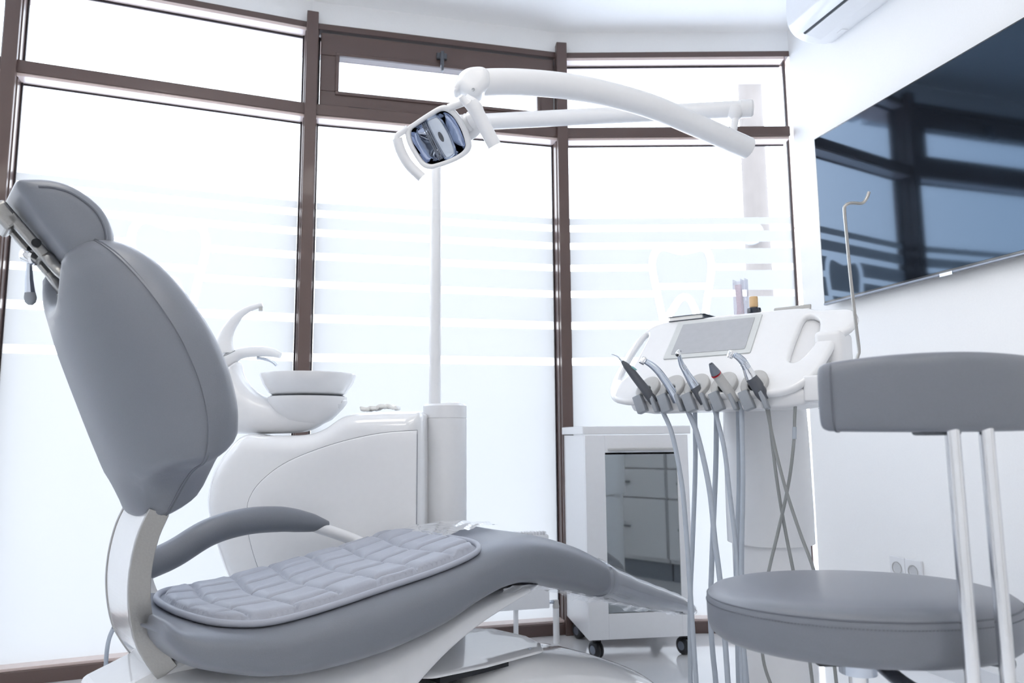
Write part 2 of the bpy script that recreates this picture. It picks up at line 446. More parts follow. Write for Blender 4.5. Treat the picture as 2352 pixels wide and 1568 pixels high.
for i, ((a, b), (d, out)) in enumerate(zip(facets, outs)):
    L = (b - a).length; root = bpy.data.objects.new('window_%d' % (i + 1), None); COL.objects.link(root); root['kind'] = 'structure'
    A3 = (d, out, Vector((0, 0, 1)))
    def fb(x0, x1, o0, o1, z0, z1):
        return box_vf(a + d * ((x0 + x1) / 2) + out * ((o0 + o1) / 2) + Vector((0, 0, (z0 + z1) / 2)), (x1 - x0, o1 - o0, z1 - z0), A3)
    # frame: rails and side jambs, with a gasket line and pale strips that paint the frame's bright edges
    v, f = merge(fb(.02, L - .02, -.02, .07, ZT0 + .012, ZT1), fb(.0, L, -.02, .07, 0.0, .045), fb(.0, L, -.005, .07, ZH - .022, ZH + .004),
                 fb(.0, .027, .0, .07, 0, ZH), fb(L - (.027 if i else .007), L, .0 if i else .045, .07, 0, ZH))
    mesh('frame', v, f, BROWN, root, smooth=False, bevel=.002)
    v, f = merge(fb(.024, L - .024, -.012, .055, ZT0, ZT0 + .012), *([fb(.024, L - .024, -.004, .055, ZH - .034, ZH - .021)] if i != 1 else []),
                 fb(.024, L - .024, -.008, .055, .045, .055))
    mesh('lit_frame_strip', v, f, LITSTRIP, root, smooth=False, bevel=.001)
    v, f = merge(fb(.025, L - .025, .052, .058, ZT0 - .006, ZT0), fb(.025, L - .025, .052, .058, ZH - .042, ZH - .034), fb(.027, .033, .045, .058, 0.05, ZH - .03),
                 fb(L - (.033 if i else .013), L - (.027 if i else .007), .045, .058, 0.05, ZH - .03))
    mesh('gasket', v, f, BROWND, root, smooth=False)
    # outer lintel over the pane
    v, f = fb(-.02, L + .02, .075, .20, ZH - .028, ZH + .14)
    mesh('outer_lintel', v, f, REVEAL, root, smooth=False)
    # glass
    v, f = fb(.03, L - (.03 if i else .012), .058, .062, .05, ZT0)
    mesh('lower_pane', v, f, GLASS, root, smooth=False)
    v, f = fb(.03, L - (.03 if i else .012), .058, .062, ZT1, ZH - .03)
    if i == 1:
        v, f = fb(.112, L - .112, .038, .042, 2.213, 2.368)
    mesh('upper_pane', v, f, GLASS, root, smooth=False)
    film('frosted_film', a, d, .034, L - (.034 if i else .014), .05, root, .050, out, (L * (.51 if i == 0 else .52), 1.445) if i in (0, 2) else None)
    if i == 1:
        s = bpy.data.objects.new('hopper_sash', None); COL.objects.link(s); s.parent = root
        z0, z1 = ZT1 + .004, ZH - .035
        q = merge(fb(.035, L - .035, -.005, .05, z0, 2.213), fb(.035, L - .035, -.005, .05, 2.368, z1), fb(.035, .112, -.005, .05, 2.213, 2.368), fb(L - .112, L - .035, -.005, .05, 2.213, 2.368))
        mesh('sash_frame', *q, BROWN, s, smooth=False, bevel=.004)
        q = merge(fb(.097, L - .097, -.012, -.004, 2.198, 2.213), fb(.097, L - .097, -.012, -.004, 2.368, 2.383), fb(.097, .112, -.012, -.004, 2.213, 2.368), fb(L - .112, L - .097, -.012, -.004, 2.213, 2.368))
        mesh('sash_bead', *q, BROWN, s, smooth=False, bevel=.003)
        q = merge(fb(L * .5 - .022, L * .5 + .022, -.022, -.006, 2.402, 2.428), fb(L * .5 - .008, L * .5 + .006, -.045, -.02, 2.36, 2.425), fb(L * .5 - .005, L * .5 + .004, -.05, -.028, 2.335, 2.38))
        mesh('sash_handle', *q, DGREY, s, smooth=False, bevel=.003)
        q = fb(L * .14, L * .22, -.012, .0, ZT1 - .008, ZT1 + .006); mesh('sash_stop', *q, BROWND, s, smooth=False, bevel=.002)
for i, p in enumerate((M1, M2, M3, M4, M5, M6)):
    if i == 0:
        continue
    dd = (outs[min(i, 4)][0] + outs[i - 1][0]).normalized(); nn = Vector((-dd.y, dd.x, 0))
    v, f = box_vf(p + nn * .025 + Vector((0, 0, (ZH + .035) / 2)), (.046, .13, ZH + .035), (dd, nn, Vector((0, 0, 1))))
    mesh('trim_%d' % i, v, f, BROWN, None, smooth=False, bevel=.003)['kind'] = 'structure'

# ------------------------------------------------------------------ outdoors
box('ground', (0, 30, -.3), (120, 90, .2), OUTG, bevel=0)['kind'] = 'structure'
bpy.data.objects['ground'].location = (0, 0, 0)
pp = PY(1732, 400, 8.5)
t_ = thing('utility_pole', 'grey concrete utility pole outside behind the right-hand window pane', 'pole', (pp.x, 8.5, -.2))
lathe('shaft', [(.17, 0), (.165, 1), (.13, 7.5), (.10, 9)], (0, 0, 0), CONC, t_, seg=12)
sz = PY(1722, 537, 8.3)
so = Vector((sz.x - pp.x, -.24, sz.z + .2))
lathe('road_sign', [(.001, -.012), (.135, -.012), (.14, 0), (.135, .004), (.001, .004)], so, CHAN, t_, axis=(0.2, 1, 0), seg=32)
lathe('sign_bracket', [(.03, 0), (.03, .12)], so, DSTEEL, t_, axis=(0, 1, 0), seg=12)
random.seed(4)
def twig(name, base, seed, label):
    random.seed(seed); vf = []
    def br(p, d, l, r, k):
        pts = [p]
        for j in range(5):
            d = (d + Vector((random.uniform(-.35, .35), random.uniform(-.2, .2), random.uniform(-.25, .3)))).normalized()
            pts.append(pts[-1] + d * (l / 5))
        vf.append(tube_vf(pts, [r, r * .5], 6))
        if k:
            for j in range(4):
                q = pts[random.randint(1, 5)]
                br(q, (d + Vector((random.uniform(-1, 1), random.uniform(-.5, .5), random.uniform(-.6, .9)))).normalized(), l * .6, r * .45, k - 1)
    vf.append(tube_vf([(0, 0, 0), (.03, 0, 2), (-.02, 0, 3.5), (.04, 0, 5)], [.035, .022, .012], 8))
    for h in (2.4, 3.0, 3.5, 4.0, 4.4, 4.8):
        br(Vector((0, 0, h)), Vector((random.uniform(-1, 1), 0, .6)).normalized(), 1.0, .014, 2)
    v, f = merge(*vf); o = mesh(name, v, f, BARK); o.location = base
    return tag(o, label, 'tree')
q = PY(1800, 300, 11.0); twig('bare_tree', (q.x, 11.0, -.2), 7, 'thin bare branching tree outside beside the concrete pole')
q = PY(1150, 826, 42)
t_ = thing('distant_building', 'small slate blue building roof far away, glimpsed between window film bands', 'building', (q.x, 42, -.2))
box('wall', (0, 0, 2.3), (1.55, 3, 4.6), BLUEB, t_, bevel=.02)
box('roof', (0, 0, 4.72), (1.7, 3.2, .3), BLUEB, t_, bevel=.03)
box('annexe', (-1.25, 0, 2.2), (1.1, 2.4, 4.4), BLUEB, t_, bevel=.02)

# ------------------------------------------------------------------ added fill panels on the ceiling, out of view, to brighten the room
FILLGLOW = mat('fill_panel_glow', (.9, .9, .9), .5, emit=(1, .95, .88, 3.6))
def fill_panel(x, y, lab):
    r = thing('fill_light_panel', lab, 'fill light', (x, y, ZC), group='added fill light panels')
    box('housing', (0, 0, -.012), (.64, .64, .024), WHITE, r, bevel=.003)
    box('glow_plate', (0, 0, -.027), (.58, .58, .006), FILLGLOW, r, bevel=.001)
fill_panel(-.6, -.35, 'added square white fill light panel, the left one behind the camera')
fill_panel(1.0, -.35, 'added square white fill light panel, the right one behind the camera')
fill_panel(-.75, 1.35, 'added square white fill light panel above the dental chair')
fill_panel(.15, .75, 'added square white fill light panel above the middle of the room')
# ------------------------------------------------------------------ dental chair
TH = math.radians(50)
CUx = Vector((math.sin(TH), math.cos(TH), 0)); CWx = Vector((math.cos(TH), -math.sin(TH), 0))
O3 = PZ(440, 1390, .47); O3.z = 0
def cs(px, py, w):
    """side-plane reading: (u, z) of a pixel on the vertical plane w metres towards the near side"""
    p = on_plane(px, py, O3 + CWx * w, CWx) - O3
    return p.dot(CUx), p.z
chair = thing('dental_chair', 'grey upholstered dental chair with polished curved support arm and white base', 'dental chair', O3, math.pi / 2 - TH)
# chair-local axes: x = forward, y = -w, z = up
def L3(u, w, z): return Vector((u, -w, z))

# --- backrest
seam_px = [(390, 1180, .095), (395, 1160, .103), (403, 1130, .118), (415, 1105, .138), (430, 1085, .163), (450, 1072, .192), (478, 1062, .224), (492, 1038, .244), (492, 990, .256),
           (480, 950, .262), (460, 880, .264), (440, 840, .263), (400, 760, .256), (350, 670, .232), (300, 600, .196), (255, 566, .160), (215, 551, .122), (192, 562, .092)]
SM = [(w, *cs(x, y, w)) for x, y, w in seam_px]
zs_ = [s[2] for s in SM]; us_ = [s[1] for s in SM]
order = np.argsort(zs_)
ZU = np.array(zs_)[order]; UU = np.array(us_)[order]
kern = np.polyfit(ZU, UU, 3)
def ub(z): return float(np.polyval(kern, z))
ztop = max(zs_); SPz = [.66, .682, .798, .904, 1.007, 1.086, 1.2]; SPu = [-.118, -.129, -.173, -.215, -.257, -.285, -.31]
near = [(s[0], s[2]) for s in SM] + [(.078, ztop - .020), (.066, ztop - .042), (.046, ztop - .058), (.022, ztop - .064)]
out_b = near + [(-w, z) for w, z in reversed(near)] + [(-.045, zs_[0] - .012), (.045, zs_[0] - .012)]
LB = densify(loop2(out_b, 4), .009)
Wz = np.array([s[0] for s in SM]); 
def Wd(z): return float(np.interp(z, ZU, Wz[order]))
def back_h(d, x, z):
    D = ub(z) - lerp(SPz, SPu, z)
    ww = max(Wd(min(z, ztop - .03)), .12)
    return max(.004, D * max(0, 1 - (abs(x) / (ww * 1.02)) ** 2.2) ** .55) * math.sqrt(max(0, 1 - (1 - min(d / .03, 1)) ** 2))
def front_h(d, x, z):
    return .062 * math.sqrt(max(0, 1 - (1 - min(d / .045, 1)) ** 2))
mapB = lambda x, z, h: L3(ub(z) + h, x, z + h * .30)
pillow('back_panel', [LB], lambda d, x, y: 0, back_h, mapB, LEATHER, chair, step=.012, rings=(.002, .006, .013, .022, .032), sides='back')
LB2 = [(x * 1.012, z) for x, z in LB]
pillow('back_cushion', [LB2], front_h, lambda d, x, z: -.002 * 0 + .003, mapB, LEATHER, chair, step=.014, rings=(.0015, .005, .011, .02, .031, .043))
tube('seam_piping', [mapB(x, z, .001) for x, z in LB], .0024, SEAM, chair, seg=6, closed=True)

# --- headrest
Yv = Vector((0, -1, 0))
Rq0 = cs(10, 478, 0.0); Rq1 = cs(150, 655, 0.0)
hb = (L3(Rq0[0], 0, Rq0[1]) - L3(Rq1[0], 0, Rq1[1])).normalized(); hn = Vector((hb.z, 0, -hb.x))   # hb runs up the rods, hn towards the head
Hc = L3(*(lambda q: (q[0], 0.0, q[1]))(cs(95, 565, 0.0))) + hn * .012
def hm(x, y, h): return Hc + hb * (x + .002) + hn * y + Yv * h
LH = densify(loop2([(.098, -.004), (.092, .018), (.074, .048), (.045, .072), (.0, .086), (-.044, .079), (-.078, .056), (-.097, .022), (-.100, -.004), (-.07, -.010), (0, -.012), (.07, -.010)], 5), .007)
hr = pillow('headrest_pad', [LH], slab(.030, .125), slab(.030, .125), hm, LEATHER, chair, step=.012, rings=(.002, .006, .012, .019, .026, .031))
for sg in (1, -1):
    LS = inset(LH, .019)
    LS = [p for p in LS if p[1] > .012]
    k_ = max(range(len(LS)), key=lambda i: math.dist(LS[i], LS[(i + 1) % len(LS)])); LS = LS[k_ + 1:] + LS[:k_ + 1]
    tube('headrest_piping', [hm(x, y, sg * .1236) for x, y in LS], .0022, SEAM, hr, seg=6)
R0 = cs(20, 495, .02); R1 = cs(125, 615, .02)
rod0 = L3(R0[0], .0, R0[1]); rod1 = L3(R1[0], .0, R1[1]); rdir = (rod1 - rod0).normalized(); rn = Vector((-rdir.z, 0, rdir.x))
if rn.x > 0: rn = -rn
Yv = Vector((0, -1, 0))
vf = []
for w in (-.028, .028):
    c = (rod0 + rod1) / 2 + Yv * w; l = (rod1 - rod0).length
    vf.append(box_vf(c, (l, .016, .018), (rdir, Yv, rn)))
hbk = mesh('headrest_bracket', *merge(*vf), BRUSH, chair, smooth=False, bevel=.004)
# fork that widens round the pivot, as one ring plate
ringL = loop2([(-.028, .036), (.0, .040), (.035, .058), (.07, .056), (.098, .03), (.102, 0), (.098, -.03), (.07, -.056), (.035, -.058), (.0, -.040), (-.028, -.036)], 4)
ringI = loop2([(-.02, .020), (.01, .022), (.035, .036), (.06, .036), (.076, .018), (.078, 0), (.076, -.018), (.06, -.036), (.035, -.036), (.01, -.022), (-.02, -.020)], 4)
fk = lambda x, y, h: rod1 + rdir * x + Yv * y + rn * h
pillow('headrest_fork', [densify(ringL, .006), densify(ringI, .006)], slab(.003, .009), slab(.003, .009), fk, BRUSH, chair, step=.02, rings=(.001, .003))
pc = rod1 + rdir * .062
lathe('pivot_joint', [(.001, -.03), (.022, -.03), (.027, -.022), (.027, .022), (.022, .03), (.012, .03), (.012, .034), (.001, .034)], pc, CHROME, chair, axis=Yv)
lathe('pivot_eye', [(.012, 0), (.021, 0), (.023, .006), (.021, .012), (.012, .012)], pc - rn * -.012, BLACK, chair, axis=rn, seg=28)
end = mesh('headrest_clamp', *box_vf(rod0 - rdir * .002 + rn * .006, (.050, .072, .032), (rdir, Yv, rn)), BRUSH, chair, smooth=False, bevel=.007)
lathe('pivot_bolt', [(.001, 0), (.007, 0), (.008, .004), (.008, .012), (.001, .012)], rod1 - rdir * .05 + Yv * .03, BLACK, chair, axis=Yv, seg=18)
lathe('pivot_bolt', [(.001, 0), (.007, 0), (.008, .004), (.008, .012), (.001, .012)], rod1 - rdir * .05 - Yv * .018, BLACK, chair, axis=-Yv, seg=18)
# stay from the pivot down into the notch
stay_end = L3(-.205, 0, ztop - .20)
vf = [tube_vf([pc + Yv * w, stay_end + Yv * w], .008, 14) for w in (-.012, .012)]
mesh('headrest_stay', *merge(*vf), CHROME, chair)
# adjusting knob and lever
kc = (rod1 - rdir * .075) + rn * .018 - Yv * .05
kb = cs(72, 588, -.03); kc = L3(kb[0], -.03, kb[1])
lathe('adjusting_knob', [(.001, -.014), (.014, -.014), (.016, -.010), (.016, .012), (.013, .016), (.001, .017)], kc, CHROME, chair, axis=(rn * -.2 + rdir * .5 + Yv * .8), seg=28)
kl = [cs(67, 605, -.03), cs(67, 640, -.03), cs(69, 672, -.03)]
klp = [L3(a, -.03, b) for a, b in kl]
lev = tube('locking_lever', klp, [.0048, .0065, .0085], STEEL, chair, seg=8)
ktip = [L3(a, -.03, b) for a, b in (cs(69, 672, -.03), cs(69.5, 683, -.03), cs(70, 694, -.03), cs(70, 700, -.03))]
tube('lever_grip', ktip, [.009, .0105, .009, .004], CHAN, lev, seg=16)

# --- curved support arm: white-lacquered band with brushed edges
pts_o = [(345, 1168), (318, 1230), (300, 1310), (297, 1390), (310, 1470), (335, 1520), (366, 1562)]
arc = [cs(x, y, .09) for x, y in pts_o]
arc = spline([(a, 0, b) for a, b in arc], 8)
def band(w0, w1, off0, off1):
    rings = []
    for i, p in enumerate(arc):
        a = arc[max(0, i - 1)]; b = arc[min(len(arc) - 1, i + 1)]; tg = (b - a).normalized(); nn = Vector((tg.z, 0, -tg.x))
        if nn.x > 0: nn = -nn     # outward = backwards
        r = []
        for w, o in ((w0, off0), (w1, off0), (w1, off1), (w0, off1)):
            r.append(p + nn * o + Vector((0, -w, 0)))
        rings.append(r)
    return loft_vf(rings)
mesh('support_arm', *band(-.085, .080, 0, -.034), GLOSS, chair, smooth=False, bevel=.002)
o = mesh('support_arm_edge', *merge(band(.0805, .092, .0015, -.036), band(-.095, -.0855, .0015, -.036)), BRUSH, chair, smooth=False, bevel=.0015)

# --- seat and leg section
U = [-.105, -.098, -.065, 0, .08, .18, .32, .45, .56, .65, .75, .89, 1.0]
ZT = [.475, .492, .482, .474, .472, .483, .505, .525, .550, .566, .566, .528, .478]
ZB = [.462, .44, .405, .378, .355, .345, .352, .378, .415, .435, .432, .398, .366]
HWs = [.17, .215, .243, .257, .262, .264, .262, .255, .245, .238, .232, .222, .215]
def seat_prof(u_): return lerp(U, ZT, u_), lerp(U, ZB, u_), lerp(U, HWs, u_)
def smooth_tab(X, Y, n):
    P = spline([(x, 0, y) for x, y in zip(X, Y)], n); return [p.x for p in P], [p.z for p in P]
UX, ZTs = smooth_tab(U, ZT, 5); _, ZBs = smooth_tab(U, ZB, 5); _, HWx = smooth_tab(U, HWs, 5)
def seatring(u_, zt, zb, hw, n=3.0, grow=0.0, seg=56):
    r = superring(0, (zt + zb) / 2, hw + grow, (zt - zb) / 2 + grow, n, seg)
    out = []
    for y, z in r:
        # dished top: the middle sits a little lower than the shoulders
        if z > (zt + zb) / 2: z -= .010 * max(0, 1 - (y / (hw * .8)) ** 2)
        out.append(Vector((u_, y, z)))
    return out
rings = [seatring(x, a, b, c) for x, a, b, c in zip(UX, ZTs, ZBs, HWx)]
first = [Vector((rings[0][0].x - .012, p.y * .5, (p.z - .468) * .4 + .468)) for p in rings[0]]
mesh('seat_cushion', *loft_vf([first] + rings), LEATHER, chair)
U2 = [1.0, 1.12, 1.235, 1.34, 1.43, 1.475, 1.497]
ZT2 = [.478, .425, .380, .338, .298, .272, .255]
ZB2 = [.366, .330, .298, .274, .250, .243, .244]
HW2 = [.215, .205, .193, .178, .150, .105, .03]
X2, A2 = smooth_tab(U2, ZT2, 5); _, B2 = smooth_tab(U2, ZB2, 5); _, C2 = smooth_tab(U2, HW2, 5)
leg = mesh('leg_rest', *loft_vf([seatring(x, a, b, max(c, .02)) for x, a, b, c in zip(X2, A2, B2, C2)]), LEATHER, chair)
# clear film over the foot end
random.seed(11)
def wr(i): return .0035 + .0012 * math.sin(i * 1.7)
xs3 = [.985] + [x for x in X2 if x > .99]
cov = []
for i, x in enumerate(xs3):
    a = lerp(X2, A2, x); b = lerp(X2, B2, x); c = max(lerp(X2, C2, x), .02)
    cov.append(seatring(x + (.006 if i == len(xs3) - 1 else 0), a, b, c, grow=wr(i)))
V_, F_ = loft_vf(cov, False); n_ = len(V_)
F_.append(tuple((len(cov) - 1) * 56 + k for k in range(56)))
tag(mesh('foot_cover', V_, F_, WRAP, None), 'clear plastic cover stretched over the foot end of the grey chair', 'plastic cover').matrix_world = chair.matrix_basis
# loose clear sheet: hanging edge under the leg rest and wrinkled top on the far side
vs, fs = [], []; NX, NY = 70, 5
for i in range(NX):
    x = .66 + (1.40 - .66) * i / (NX - 1)
    zb = (lerp(UX, ZBs, x) if x < 1 else lerp(X2, B2, x)); hw = (lerp(UX, HWx, x) if x < 1 else lerp(X2, C2, x))
    for j in range(NY):
        f_ = j / (NY - 1)
        vs.append(L3(x, hw * .72 - .01 * f_ + .006 * math.sin(i * 1.3 + j), zb + .004 - f_ * (.016 + .006 * math.sin(i * .31) + .003 * math.sin(i * .9)) * (1 - .5 * max(0, x - 1) / .4)))
for i in range(NX - 1):
    for j in range(NY - 1): fs.append((i * NY + j, (i + 1) * NY + j, (i + 1) * NY + j + 1, i * NY + j + 1))
o = mesh('plastic_sheet', vs, fs, SHEET, None); o.matrix_world = chair.matrix_basis
tag(o, 'crumpled edge of clear plastic sheet hanging under the raised leg rest', 'plastic sheet')
vs, fs = [], []; NX, NY = 60, 40
for i in range(NX):
    for j in range(NY):
        w = -.246 + .30 * j / (NY - 1)
        x0 = .50 + .06 * (j / (NY - 1)); x = x0 + (.86 - .12 * j / NY - x0) * i / (NX - 1)
        zt, hw = lerp(UX, ZTs, x), lerp(UX, HWx, x)
        zb = lerp(UX, ZBs, x); hh = (zt - zb) / 2
        z = zb + hh + hh * max(0, 1 - (min(abs(w) / hw, .97)) ** 3) ** (1 / 3)
        z += .0045 + .0035 * math.sin(i * .30 + j * .33 + 2 * math.sin(j * .2)) * math.sin(j * .30 + i * .08) + .0006 * math.sin(i * 1.1 - j * .8)
        vs.append(L3(x, w, z))
for i in range(NX - 1):
    for j in range(NY - 1): fs.append((i * NY + j, i * NY + j + 1, (i + 1) * NY + j + 1, (i + 1) * NY + j))
o = mesh('plastic_sheet', vs, fs, SHEET, None, recalc=False); o.matrix_world = chair.matrix_basis
tag(o, 'shiny wrinkled clear plastic sheet on the knee of the chair behind the quilted pad', 'plastic sheet')

# --- quilted pad lying on the seat
def seat_top(x, w):
    zt, zb, hw = lerp(UX, ZTs, x), lerp(UX, ZBs, x), lerp(UX, HWx, x); hh = (zt - zb) / 2
    z = zb + hh + hh * max(0, 1 - (min(abs(w) / hw, .985)) ** 3.0) ** (1 / 3.0)
    return z - .010 * max(0, 1 - (w / (hw * .8)) ** 2)
mat_out = densify(loop2([(-.045, -.08), (-.052, 0), (-.046, .11), (-.02, .185), (.04, .214), (.15, .218), (.30, .216), (.44, .214), (.54, .210), (.575, .185), (.585, .12), (.585, 0), (.58, -.12), (.565, -.175), (.52, -.205), (.40, -.212),
                         (.25, -.214), (.12, -.212), (.04, -.200), (-.01, -.160)], 5), .01)
bands = [-.05, .035, .125, .215, .305, .395, .49, .585]
def quilt(d, x, w):
    x_ = x + .014 * math.sin(w * 14 + 1)
    k = max(0, min(6, int(np.searchsorted(bands, x_) - 1)))
    db = min(abs(x_ - bands[k]), abs(x_ - bands[k + 1]))
    off = (.0, .028, -.012, .020, -.02, .012, .0)[k]; cw = .078
    ww = w + off + .006 * math.sin(x * 30)
    q = (ww / cw) % 1.0; dw = min(q, 1 - q) * cw
    e_ = min(db, dw, max(0, d - .012))
    return .0175 * math.sqrt(max(0, 1 - (1 - min(e_ / .021, 1)) ** 2)) + .002
mp = lambda x, w, h: L3(x, w, seat_top(x, w) + .003 + h)
pad = thing('quilted_seat_pad', 'grey quilted leather pad lying on the seat of the dental chair', 'seat pad', O3, math.pi / 2 - TH)
pillow('pad_body', [mat_out], quilt, lambda d, x, y: .001, mp, MATLEA, pad, step=.0042, rings=(.003, .008, .012, .016), ang=80)
tube('pad_piping', [mp(x, w, .005) for x, w in mat_out], .0065, MATLEA, pad, seg=10, closed=True)

# --- white shell below the seat
US = [-.135, -.115, -.07, .05, .2, .35, .48, .58, .67, .75, .80]
SB = [.27, .20, .13, .10, .12, .20, .30, .352, .385, .410, .424]
ST = [.325, .345, .375, .372, .362, .368, .390, .418, .430, .434, .430]
SH = [.13, .17, .19, .20, .20, .19, .185, .18, .175, .165, .14]
X4, S1 = smooth_tab(US, ST, 4); _, S2 = smooth_tab(US, SB, 4); _, S3 = smooth_tab(US, SH, 4)
rr = []
for x, a, b, c in zip(X4, S1, S2, S3):
    r = superring(0, (a + b) / 2, c, max((a - b) / 2, .004), 3.5, 48); rr.append([Vector((x, y, z)) for y, z in r])
mesh('under_shell', *loft_vf(rr), WHITE, chair)
# --- base on the floor
UB = [.585, .60, .63, .70, .78, .85, 1.0, 1.12, 1.22, 1.285, 1.31]
BT = [.20, .235, .250, .258, .256, .246, .210, .170, .125, .070, .03]
BH = [.185, .20, .207, .210, .212, .215, .22, .22, .205, .16, .08]
X5, T1 = smooth_tab(UB, BT, 4); _, T3 = smooth_tab(UB, BH, 4)
rr = []
for x, a, c in zip(X5, T1, T3):
    a = max(a, .02); n = 24; r = [Vector((x, -c, 0))]
    for k in range(n + 1):
        t_ = math.pi * (1 - k / n); r.append(Vector((x, c * math.copysign(abs(math.cos(t_)) ** (2 / 3.2), math.cos(t_)), .004 + (a - .004) * abs(math.sin(t_)) ** (2 / 2.8))))
    r.append(Vector((x, c, 0))); rr.append(r)
mesh('base_housing', *loft_vf(rr), GLOSS, chair)
tube('base_seam', [(.83, .222 * math.cos(t_), max(.01, .238 * math.sin(t_) ** .72)) for t_ in np.linspace(.02, math.pi - .02, 40)], .0018, SEAM, chair, seg=6)
PLc = [(.43, -.17), (.80, -.17), (.86, -.12), (.88, .0), (.86, .08), (.82, .135), (.62, .155), (.47, .150), (.43, .10)]
plz = lambda x: .272 - .03 * (x - .43)
cp = pillow('base_cover_plate', [densify(PLc, .015)], slab(.003, .003), slab(.002, .003), lambda x, y, h: Vector((x, -y, plz(x) + h)), GLOSS, chair, step=.04, rings=(.001, .003))
for q in ((.47, .125), (.80, .105), (.46, -.13)):
    lathe('screw', [(.001, 0), (.0045, 0), (.0045, .002), (.001, .002)], L3(q[0], q[1], plz(q[0]) + .002), STEEL, cp, seg=14)
mesh('slide_slot', *box_vf(L3(.605, .0, .254), (.20, .27, .014)), BLACK, chair, smooth=False)
mesh('slide_ramp', *box_vf(L3(.44, .0, .232), (.30, .25, .012), (Vector((.995, 0, -.08)).normalized(), Vector((0, 1, 0)), Vector((.08, 0, .995)).normalized())), WHITE, chair, smooth=False, bevel=.003)
mesh('lower_housing', *box_vf(L3(.36, 0, .105), (.56, .37, .21)), GLOSS, chair, smooth=False, bevel=.012)
mesh('hinge_block', *box_vf(L3(.05, 0, .20), (.30, .26, .30)), WHITE, chair, smooth=False, bevel=.03)
mesh('hinge_cover', *box_vf(L3(-.085, 0, .345), (.17, .18, .07), (Vector((.85, 0, .3)).normalized(), Vector((0, 1, 0)), Vector((-.3, 0, .85)).normalized())), GLOSS, chair, smooth=False, bevel=.015)

# --- far armrest
ap = [(335, 1300), (400, 1270), (480, 1222), (560, 1198), (640, 1192), (700, 1198), (752, 1206)]
AR = [L3(a, -.335, b) for a, b in (cs(x, y, -.335) for x, y in ap)]
tube('armrest', AR, [.033, .034, .034, .034, .034, .034, .033, .030, .024, .012], LEATHER, chair, seg=24, smooth_n=8, flat=((0, 1, 0), .95))
q0 = cs(735, 1212, -.335); q1 = cs(830, 1245, -.28)
tube('armrest_strut', [L3(q0[0] - .05, -.335, q0[1] + .02), L3(q0[0], -.335, q0[1]), L3(q1[0], -.30, q1[1]), L3(q1[0] + .06, -.24, q1[1] - .05)], .016, WHITE, chair, seg=16, smooth_n=6)
q0 = cs(372, 1190, -.30)
tube('armrest_bracket', [L3(-.02, -.33, .50), L3(.0, -.33, .44), L3(.04, -.30, .36), L3(.08, -.2, .25)], .024, WHITE, chair, seg=16, smooth_n=6)
def settle(root):
    """the children were modelled in room coordinates: keep them there under the root"""
    M = Matrix.Translation(-Vector(root.location))
    for o in COL.objects:
        if o.parent == root: o.matrix_parent_inverse = M
    return root
Z3 = Vector((0, 0, 1))

# ------------------------------------------------------------------ delivery unit with the instrument console
E3 = Vector((.788, -.615, 0)).normalized(); B3 = Vector((-E3.y, E3.x, 0))
K3 = Vector((.4378, 1.72, .8918))
G3 = (B3 * .68 + Z3 * .73).normalized(); N3 = E3.cross(G3)
if N3.z < 0: N3 = -N3
def KP(x, g, h=0): return K3 + E3 * x + G3 * g + N3 * h
def KB(x, b, z): return K3 + E3 * x + B3 * b + Z3 * z
def hv(px, py, off=0.0): return on_plane(px, py, K3 + B3 * off, B3)
du = thing('delivery_unit', 'white instrument console with display on a thick white column beside the stool', 'dental instrument unit', (.66, 1.95, 0))
outer = [(-.129, -.012), (-.173, -.024), (-.221, -.012), (-.25, .014), (-.271, .055), (-.279, .105), (-.265, .19), (-.229, .245), (-.18, .276), (-.087, .279), (.031, .279), (.175, .276), (.225, .262), (.262, .258), (.300, .250), (.316, .218), (.306, .185),
         (.284, .160), (.272, .113), (.257, .059), (.236, .022), (.204, -.006), (.154, -.016), (.03, -.016)]
hL = [(-.222, .232), (-.240, .165), (-.245, .085), (-.234, .064), (-.222, .066), (-.214, .105), (-.207, .2), (-.211, .232)]
hR = [(.200, .240), (.232, .222), (.234, .147), (.214, .095), (.196, .083), (.186, .100), (.190, .18)]
def kmap(x, g, h):
    k = max(0, (x - .19) / .12); l = max(0, (-x - .20) / .08)
    return KP(x, g, h - .030 * l * l + .0 * k)
pillow('console_shell', [densify(loop2(outer, 4), .012), densify(loop2(hL, 4), .010), densify(loop2(hR, 4), .010)], slab(.009, .010), slab(.008, .010), kmap, GLOSS, du, step=.022, rings=(.001, .003, .006, .009))
prof = [(.006, -.036), (.000, -.008), (.045, .040), (.10, .098), (.175, .180), (.200, .188), (.36, .180), (.39, .15), (.39, .07), (.34, .005), (.24, -.03), (.1, -.04)]
rings = []
for x, k in ((-.200, .72), (-.196, .9), (-.185, .97), (-.17, 1), (.19, 1), (.225, .96), (.24, .86), (.245, .7)):
    rings.append([KB(x, .18 + (b - .18) * k, .07 + (z - .07) * k) for b, z in prof])
mesh('console_body', *loft_vf(rings), WHITE, du, smooth=True, bevel=.008)
# flat shelf rim on top with raised strip
mesh('top_tray', *box_vf(KB(.02, .275, .198), (.36, .17, .016), (E3, B3, Z3)), WHITE, du, bevel=.003)
mesh('top_rail', *box_vf(KB(.155, .205, .210), (.09, .006, .014), (E3, B3, (Z3 + E3 * .1).normalized())), CUFF, du, bevel=.003)
mesh('front_lip', *box_vf(KB(-.008, .018, -.021), (.306, .05, .034), (E3, B3, Z3)), WHITE, du, smooth=True, bevel=.006)
